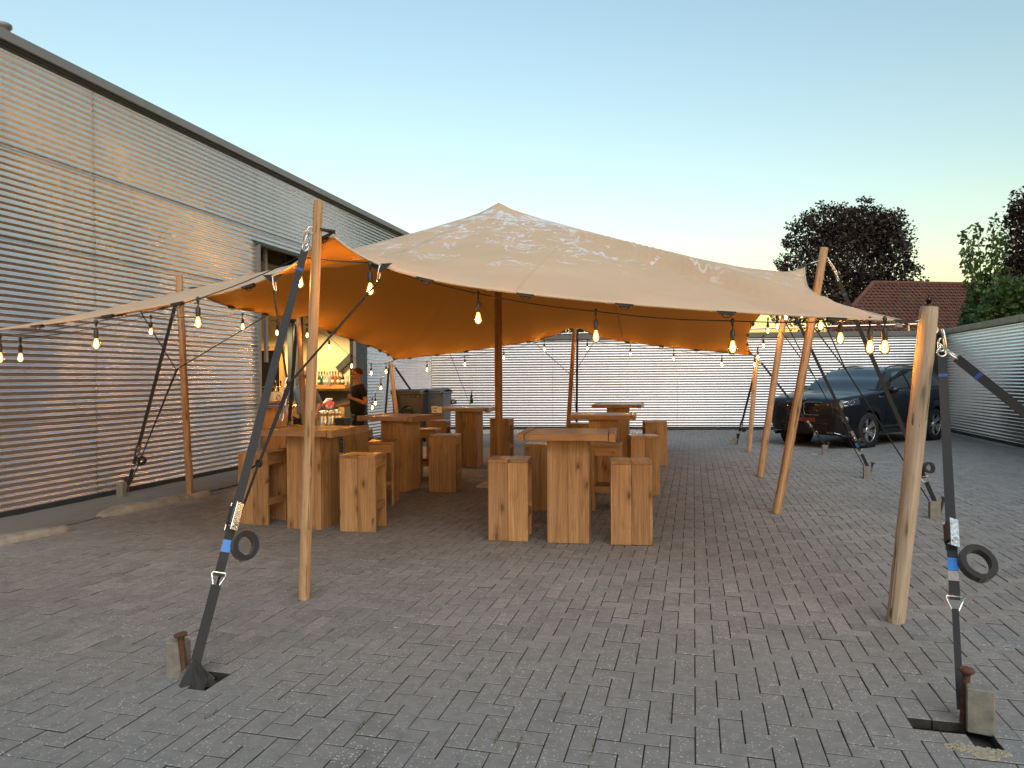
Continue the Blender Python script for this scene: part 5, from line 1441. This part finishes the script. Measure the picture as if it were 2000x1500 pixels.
MB().ribbon([s0, s1, s1 + (s1 - s0) * 1.5], .16, .06, Vector((0, 1, 0)).cross(s1 - s0)).build("sloping_beam", MAT['dark_trim'], hall)
# lamps in the room
def room_lamp(x, y, z, w, label):
    r = empty("ceiling_lamp", (x, y, z)); tag(r, label, "lamp", "lamps inside the hall")
    MB().lathe([(.03, .0), (.10, .03), (.11, .12), (.03, .14), (.008, .16), (.008, 4.95 - z)], n=16).build("lamp_shade", MAT['dark_trim'], r)
    ld = bpy.data.lights.new("lamp_light", 'SPOT'); ld.spot_size = R(150); ld.spot_blend = .35; ld.energy = w * 12.0 * LAMP_K; ld.color = (1.0, .70, .34); ld.shadow_soft_size = .08
    lo = bpy.data.objects.new("lamp_light", ld); COL.objects.link(lo); lo.parent = r; lo.location = (0, 0, -.12)
room_lamp(-9.3, 14.6, 3.35, 42, "black hanging lamp in the hall over the shelf end"); room_lamp(-10.6, 14.2, 3.35, 42, "black hanging lamp in the hall over the bar counter")

# ================================================================== CONTAINERS AND SMALL THINGS
MAT['bin'] = simple("grey_plastic", (.036, .039, .042), .5, 0, .12, 3); MAT['bin_blue'] = simple("blue_grey_plastic", (.06, .078, .092), .45, 0, .1, 3)
def container(px, d, w, dp, h, mat, label, rz=0.0, recess=True):
    q = at_d(px, 850, d); r = empty("waste_container", (q.x, q.y, 0), rz); tag(r, label, "container", "grey waste containers by the fence")
    m = MB(); b0, b1 = .42, .5
    rows = []
    for (z, k) in ((.16, .86), (.30, .90), (h - .12, 1.0), (h - .10, 1.04), (h - .06, 1.04)):
        rows.append([(sx * w / 2 * k, sy * dp / 2 * k, z) for sx, sy in ((-1, -1), (0, -1.0), (1, -1), (1, 0), (1, 1), (0, 1), (-1, 1), (-1, 0))])
    m.grid(rows, False, True); m.add(rows[0], [tuple(range(8))]); m.build("tub", mat, r)
    rows = []
    for i in range(7):
        a = i / 6; rows.append([(sx * w / 2 * 1.05, -dp / 2 * 1.06 + a * dp * 1.08, h - .06 + .07 * math.sin(math.pi * min(1, a * .9 + .08)) ** .6) for sx in (-1, -.5, 0, .5, 1)])
    m = MB().grid(rows); lid = m.build("lid", mat, r); sm = lid.modifiers.new("t", 'SOLIDIFY'); sm.thickness = .03
    for s in (-1, 1):
        MB().box((s * w * .47, -dp / 2 * 1.03, h - .06), (.10, .09, .10), bev=.01).build("lid_arm", MAT['bin_blue'], r)
    for k in range(6): MB().box((-w / 2 + (k + .5) * w / 6, -dp / 2 * 1.03, h - .15), (.02, .04, .07), bev=.004).build("rim_rib", mat, r)
    if recess:
        MB().tube([(math.cos(a) * .13, -dp / 2 * .99, h * .62 + math.sin(a) * .10) for a in [k * 2 * math.pi / 16 for k in range(16)]], .018, 6, closed=True).build("lift_ring", MAT['gloss_black'], r)
        MB().box((0, -dp / 2 * .965, h * .62), (.16, .03, .05), bev=.01).build("lift_plate", MAT['gloss_black'], r)
    for sx in (-1, 1):
        for sy in (-1, 1): MB().lathe([(.02, -.02), (.075, -.018), (.075, .018), (.02, .02)], (sx * w * .38, sy * dp * .38, .08), (1, 0, 0), 14).build("caster", MAT['tyre'], r)
container(803, 17.1, .74, .78, 1.30, MAT['bin'], "dark grey waste container with a round lifting ring", .18)
container(850, 17.7, .66, .72, 1.30, MAT['bin_blue'], "blue-grey waste container with a ribbed rim, beside the white card", .05, False)
# green beer bottle and a coil of cable on the far table
q = at_z(921, 788.5, TB_H); r = empty("beer_bottle", (q.x, q.y, TB_H)); tag(r, "green beer bottle standing on the far bar table", "bottle")
obj("bottle_glass", MB().lathe([(.029, 0), (.032, .005), (.032, .12), (.024, .16), (.014, .19), (.0125, .235), (.0145, .24), (.0145, .25)], n=16).mesh("b"), bottle_mat("green_beer_glass", (.02, .13, .02)), r)
MB().lathe([(.0326, .05), (.0326, .10)], n=16).build("paper_label", simple("green_label", (.03, .16, .05), .5), r)
q = at_z(886, 789, TB_H); r = empty("cable_coil", (q.x, q.y, TB_H + .012)); tag(r, "small coil of black cable lying on the far bar table", "cable")
pts = [Vector((math.cos(a) * (.06 + .004 * math.sin(a * 3)), math.sin(a) * .05, .03 + .045 * math.sin(a * .5 + .4))) for a in [k * .42 for k in range(45)]]
MB().tube(pts, .010, 6).build("loops", MAT['cable'], r); MB().lathe([(.018, 0), (.022, .01), (.022, .05), (.01, .06)], (-.05, 0, .0), n=10).build("plug", MAT['black_plastic'], r)
# folded white card with two rows of print
q = at_z(849, 806.5, TB_H); r = empty("card_sign", (q.x, q.y, TB_H), YAW + .1); tag(r, "folded white card with two rows of black print on a bar table", "card")
MB().box((0, 0, .052), (.095, .004, .104), Matrix.Rotation(-.05, 3, 'Y')).build("card_face", simple("white_card", (.82, .82, .78), .6, 0, .03), r)
MB().box((.078, .020, .048), (.066, .004, .096), Matrix.Rotation(.6, 3, 'Z')).build("card_side", simple("white_card_side", (.82, .82, .78), .6, 0, .03), r)
pm_ = MB(); rr = random.Random(4)
for (zr, n, x0, dx, hh) in ((.072, 6, -.036, .0135, .022), (.030, 4, -.022, .0135, .020)):
    for k in range(n):
        x = x0 + k * dx
        pm_.box((x, -.0045, zr), (.003, .002, hh)); pm_.box((x + .005, -.0045, zr + rr.choice((-1, 0, 1)) * hh * .4), (.008, .002, .003)); 
        if rr.random() > .4: pm_.box((x + .008, -.0046, zr), (.003, .002, hh * .9))
o = pm_.build("print", MAT['gloss_black'], r); o["kind"] = "stuff"
# two sand-stained pavers, tuft in a joint, white scrap on the paving
o = MB().box((0, 0, 0), (.11, .05, .004)).build("paper_scrap", simple("pale_scrap", (.6, .6, .56), .8)); q = at_z(1591, 888); o.location = (q.x, q.y, .012); tag(o, "pale scrap lying on the paving by the car's bumper", "scrap")
# ================================================================== BEYOND THE FENCES
t = NT("copper_beech_leaf"); isl = t.N("NewGeometry").outputs["Random Per Island"]
t.set(Base_Color=t.ramp(isl, [(0, (.007, .006, .006)), (.6, (.016, .011, .010)), (1, (.034, .022, .015))]), Roughness=.6); MAT['beech'] = t.m
def green_leaf(name, a, b, c):
    t = NT(name); isl = t.N("NewGeometry").outputs["Random Per Island"]
    t.set(Base_Color=t.ramp(isl, [(0, a), (.5, b), (1, c)]), Roughness=.55)
    tr = t.N("BsdfTranslucent"); tr.inputs[0].default_value = (*c, 1); mx = t.N("MixShader"); mx.inputs[0].default_value = .25
    t.L(t.b.outputs[0], mx.inputs[1]); t.L(tr.outputs[0], mx.inputs[2]); t.L(mx.outputs[0], t.out.inputs[0]); return t.m
MAT['leaf'] = green_leaf("green_leaf", (.018, .042, .012), (.045, .095, .022), (.09, .16, .04))
MAT['leaf_deep'] = green_leaf("conifer_leaf", (.010, .028, .010), (.022, .055, .016), (.04, .085, .025))
MAT['bark'] = simple("bark", (.055, .042, .032), .9, 0, .3, 8, .5)
def leaves(specs, size, mat, name, parent, seed=1, droop=.0, aspect=1.9, fill=.55):
    """specs: (centre, radii, count); leaf-sized quads spread through clumpy shells"""
    g = np.random.default_rng(seed); V = []; F = []; base = 0
    for (c, rad, n) in specs:
        d = g.normal(size=(n, 3)); d /= np.linalg.norm(d, axis=1)[:, None]
        r = fill + (1.04 - fill) * g.random(n) ** .6
        lump = np.array([mnoise.noise(Vector(tuple(x * 2.2)) + Vector((c[0], c[1], c[2]))) for x in d])
        lump2 = np.array([mnoise.noise(Vector(tuple(x * 6.0)) + Vector((c[1], c[2], c[0]))) for x in d])
        r = r * (1 + .36 * lump + .24 * lump2)
        keep = (lump2 * .6 + g.random(n) * .6) > .06
        P = np.array(c) + d * r[:, None] * np.array(rad); P = P[keep]; d = d[keep]; m = len(P)
        a = g.normal(size=(m, 3)) + d * .9; a[:, 2] -= droop; a /= np.linalg.norm(a, axis=1)[:, None]
        b = np.cross(a, g.normal(size=(m, 3))); b /= np.linalg.norm(b, axis=1)[:, None]
        s = size * (.6 + .8 * g.random(m))[:, None]
        q = np.stack([P - b * s / aspect / 1.6, P + a * s * .5 - b * s * .05 - b * s / aspect * .4, P + a * s, P + a * s * .45 + b * s / aspect], 1)
        V.append(q.reshape(-1, 3)); F += [(base + 4 * i, base + 4 * i + 1, base + 4 * i + 2, base + 4 * i + 3) for i in range(m)]; base += 4 * m
    me = bpy.data.meshes.new(name); me.from_pydata(np.concatenate(V).tolist(), [], F); me.materials.append(mat)
    return obj(name, me, mat, parent)
def trunk(parent, base, tips, r0, mat=None):
    base = Vector(base); m = MB(); fork = base + Vector((0, 0, (tips[0].z - base.z) * .35))
    m.tube([base, base.lerp(fork, .5) + Vector((.05, 0, 0)), fork], [r0, r0 * .85, r0 * .75], 10)
    m.build("trunk", mat or MAT['bark'], parent)
    for tp in tips:
        md = fork.lerp(tp, .5) + Vector((0, 0, (tp - fork).length * .10))
        MB().tube([fork + Vector((0, 0, -.1)), md, tp], [r0 * .45, r0 * .25, r0 * .06], 7).build("limb", mat or MAT['bark'], parent)
# copper beech behind the tent
D1 = 46.0
def q1(px, py, dd=0.0): return at_d(px, py, D1 + dd)
sc1 = D1 / F_PX
be1 = empty("beech_tree", (q1(1655, 700).x, q1(1655, 700).y, 0)); be1.location = (0, 0, 0)
tag(be1, "dark copper beech behind the tent's corner and the tiled roof", "tree")
sp = []
for (px, py, rx, ry, n) in ((1655, 500, 92, 78, 4200), (1600, 465, 58, 52, 2200), (1690, 462, 62, 48, 2200), (1735, 480, 46, 60, 1800), (1650, 440, 48, 32, 1500), (1715, 440, 40, 28, 1200), (1590, 540, 62, 52, 2100), (1720, 550, 72, 56, 2400), (1655, 570, 90, 50, 2600), (1540, 560, 44, 34, 1300), (1500, 562, 26, 15, 420), (1478, 572, 16, 10, 200), (1830, 622, 14, 10, 200), (1775, 590, 48, 30, 1200), (1808, 612, 28, 20, 600), (1560, 600, 60, 34, 1300), (1620, 610, 80, 40, 1500), (1720, 625, 80, 40, 1500)):
    c = q1(px, py, random.uniform(-1, 1)); sp.append((tuple(c), (rx * sc1, rx * sc1 * .9, ry * sc1), int(n * 1.5)))
rt_ = random.Random(77)
out_ = [(1483, 590), (1492, 565), (1515, 548), (1528, 520), (1540, 490), (1552, 460), (1566, 432), (1590, 416), (1622, 408), (1650, 406), (1680, 412), (1705, 410), (1730, 418), (1752, 432), (1760, 462), (1772, 490), (1778, 520), (1790, 548), (1806, 575), (1826, 602), (1842, 622)]
for i in range(len(out_) - 1):
    for k in range(7):
        f = rt_.random(); px = out_[i][0] * (1 - f) + out_[i + 1][0] * f + rt_.gauss(0, 9); py = out_[i][1] * (1 - f) + out_[i + 1][1] * f + rt_.gauss(0, 9) + 4
        c = q1(px, py, rt_.uniform(-1.5, 1.5)); r_ = rt_.uniform(5, 11) * sc1; sp.append((tuple(c), (r_ * 1.3, r_, r_ * .7), 42))
leaves(sp, .17, MAT['beech'], "crown", be1, 3, .1, 1.9, .10)
bq_ = q1(1655, 720); trunk(be1, (bq_.x, bq_.y, 0), [q1(1600, 470), q1(1655, 445), q1(1700, 455), q1(1740, 500), q1(1560, 545), q1(1770, 580)], .45)
# second beech at the picture's edge
D2 = 36.0; sc2 = D2 / F_PX
be2 = empty("beech_tree", (0, 0, 0)); tag(be2, "dark copper beech cut off by the picture's edge, above the right-side fence", "tree")
sp = []
for (px, py, rx, ry, n) in ((2060, 450, 85, 70, 3600), (1990, 430, 26, 36, 700), (2030, 400, 50, 40, 1500), (2000, 500, 42, 46, 1500), (1985, 545, 34, 36, 1000), (2080, 540, 90, 60, 2500), (2010, 580, 50, 40, 1200)):
    sp.append((tuple(at_d(px, py, D2)), (rx * sc2, rx * sc2 * .9, ry * sc2), int(n * 1.3)))
leaves(sp, .15, MAT['beech'], "crown", be2, 5, .1, 1.6, .15)
bq_ = at_d(2060, 720, D2); trunk(be2, (bq_.x, bq_.y, 0), [at_d(2060, 420, D2), at_d(2000, 440, D2), at_d(2100, 480, D2)], .4)
# young green tree with upright shoots, and shrubs, behind the fence along the side
yt = empty("young_tree", (0, 0, 0)); tag(yt, "young green tree with slender leafy shoots against the sky, beside the tiled roof", "tree")
D3 = 23.0; sc3 = D3 / F_PX; rr = random.Random(12)
bs = at_d(1925, 700, D3); tips = [at_d(px, py, D3 + rr.uniform(-.5, .5)) for px, py in ((1884, 462), (1942, 436), (1908, 448), (1890, 500), (1955, 470), (1970, 540), (1930, 560))]
trunk(yt, (bs.x, bs.y, 0), tips, .09)
sp = []
for tpv in tips[:5]:
    fk = Vector((bs.x, bs.y, tpv.z * .45))
    for k in range(9):
        s = .45 + .58 * k / 8; c = fk.lerp(tpv, s); sp.append((tuple(c), (.34 - .16 * s, .34 - .16 * s, .12), 20))
leaves(sp, .17, MAT['leaf'], "leaf_sprays", yt, 7, .9, 2.6, .2)
leaves([(tuple(at_d(1935, 560, D3)), (.60, .60, .55), 800), (tuple(at_d(1925, 605, D3)), (.6, .6, .6), 900)], .14, MAT['leaf'], "crown", yt, 8, .6, 2.2, .2)
def shrub(label, spec, size, mat, seed):
    r = empty("shrub", (0, 0, 0)); tag(r, label, "shrub")
    leaves([(tuple(at_d(px, py, d)), (rx * d / F_PX, rx * d / F_PX, ry * d / F_PX), n) for (px, py, d, rx, ry, n) in spec], size, mat, "foliage", r, seed, .2, 2.0, .25)
    q = at_d(spec[0][0], 700, spec[0][2]); tz = at_d(*spec[0][:3]).z
    for k in range(4): MB().tube([(q.x + .15 * k - .2, q.y, 0), (q.x + .3 * k - .45, q.y + .1, tz)], [.04, .015], 6).build("stem", MAT['bark'], r)
shrub("bright green shrub showing above the side fence, at the picture's edge", [(1985, 590, 20.5, 50, 46, 4200), (1945, 625, 20.5, 36, 30, 2000), (2040, 600, 20.5, 50, 60, 2600)], .12, MAT['leaf'], 21)
shrub("dark green shrub between the tiled roof and the young tree", [(1915, 625, 26, 30, 40, 1300), (1895, 650, 26, 24, 24, 700)], .18, MAT['leaf_deep'], 22)
# conifer hedge seen through the gap under the tent's back edge
hg = empty("conifer_hedge", (0, 0, 0)); tag(hg, "dark green conifer hedge glimpsed under the raised back edge", "hedge")
sp = []
for k in range(9):
    c = at_y(1030 + 26 * k, 640, 26.0); sp.append(((c.x, c.y, 2.3), (.42, .5, 1.75), 700))
leaves(sp, .22, MAT['leaf_deep'], "foliage", hg, 31, -.9, 3.0, .35)
for k in range(9):
    c = at_y(1030 + 26 * k, 640, 26.0); MB().tube([(c.x, c.y, 0), (c.x, c.y, 3.0)], [.06, .02], 6).build("trunk", MAT['bark'], hg)

# ---- house with the red tiled hip roof
hs = empty("brick_house", (0, 0, 0)); tag(hs, "house with a mossy red tiled hip roof behind the fence", "house")
E0, E1 = at_d(1612, 660, 30.0), at_d(1990, 655, 31.5); RA, RB = at_d(1706, 557, 34.0), at_d(1900, 554, 34.8)
ez = min(E0.z, E1.z); E0.z = E1.z = ez; rz_ = (RA.z + RB.z) / 2; RA.z = RB.z = rz_
t = NT("clay_tile"); p = t.pos(); f = t.noise(p, 2.2, 5, .7); g2 = t.noise(p, 14, 3)
c = t.ramp(f, [(.3, (.075, .030, .022)), (.55, (.115, .048, .034)), (.75, (.155, .070, .050))])
c = t.mix(t.maprange(g2, .35, .7, 0, .5), c, (.07, .026, .02))
ms = t.noise(p, .8, 4, .7); c = t.mix(t.maprange(ms, .58, .70, 0, .8), c, (.075, .085, .03))
t.set(Base_Color=c, Roughness=.8); MAT['tile'] = t.m
def tiled(A, B, C, D, name, rows_n, pitch=.23):
    """A-B eave, D-C ridge side; courses of curved tiles, each course lapping over the one below"""
    A, B, C, D = map(Vector, (A, B, C, D)); nrm = (B - A).cross(D - A).normalized()
    if nrm.z < 0: nrm = -nrm
    m = MB(); ex = (B - A).normalized()
    for r in range(rows_n):
        f0, f1 = r / rows_n, (r + 1.18) / rows_n; rowp = []
        for f, lift in ((f0, .045), (f0, .075), (min(f1, 1.0), .02)):
            a, b = A.lerp(D, f), B.lerp(C, f); L = (b - a).length; n = 4 * 60; row = []
            x0 = (a - A).dot(ex)
            for i in range(n + 1):
                s = i / n; q = a.lerp(b, s); xx_ = (q - A).dot(ex)
                row.append(q + nrm * (lift + .028 * math.sin(2 * math.pi * xx_ / pitch) + .006 * math.sin(r * 5 + math.floor(xx_ / pitch) * 2.3)))
            rowp.append(row)
        m.grid(rowp, False)
    return m.build(name, MAT['tile'], hs)
tiled(E0, E1, RB, RA, "tiled_roof", 17)
back0, back1 = E0 + Vector((1.6, 8.5, 0)), E1 + Vector((1.6, 8.5, 0))
for pts, nm in (([E0, RA, back0], "hip_end"), ([E1, back1, RB], "hip_end"), ([back0, RA, RB, back1], "rear_roof")):
    m = MB(); m.add(pts, [tuple(range(len(pts)))]); m.build(nm, MAT['tile'], hs)
for a, b in ((E0, RA), (RA, RB), (RB, E1)):
    n = int((b - a).length / .36)
    for i in range(n):
        q0, q1_ = a.lerp(b, i / n), a.lerp(b, (i + 1.06) / n); MB().tube([q0 + Vector((0, 0, .04)), q1_ + Vector((0, 0, .055))], [.11, .095], 8).build("ridge_tile", MAT['tile'], hs)
MAT['brick'] = simple("brick_wall", (.26, .11, .075), .85, 0, .25, 12, .3)
inset = .35
m = MB(); ctr = (E0 + E1 + back0 + back1) / 4
wp = [q.lerp(ctr, .06) for q in (E0, E1, back1, back0)]
m.add([(q.x, q.y, 0) for q in wp] + [(q.x, q.y, ez + .05) for q in wp], [(0, 1, 5, 4), (1, 2, 6, 5), (2, 3, 7, 6), (3, 0, 4, 7)]); m.build("wall", MAT['brick'], hs)
vq = at_d(1814, 606, 31.6)
MB().lathe([(.16, -.3), (.16, .08), (.09, .12), (.085, .42), (.12, .43), (.12, .50), (.04, .56), (.04, .62)], vq, n=14).build("roof_vent_pipe", MAT['gloss_black'], hs)
# grey flood lamp box on the rail
o = MB().box((0, 0, 0), (.20, .16, .24), bev=.015).build("junction_box", MAT['trim']); q = ra.lerp(rb, .985); o.location = (q.x - .35, q.y - .03, q.z - .02); tag(o, "small grey box fixed to the pipe rail by the thick grey pole's hook", "box")
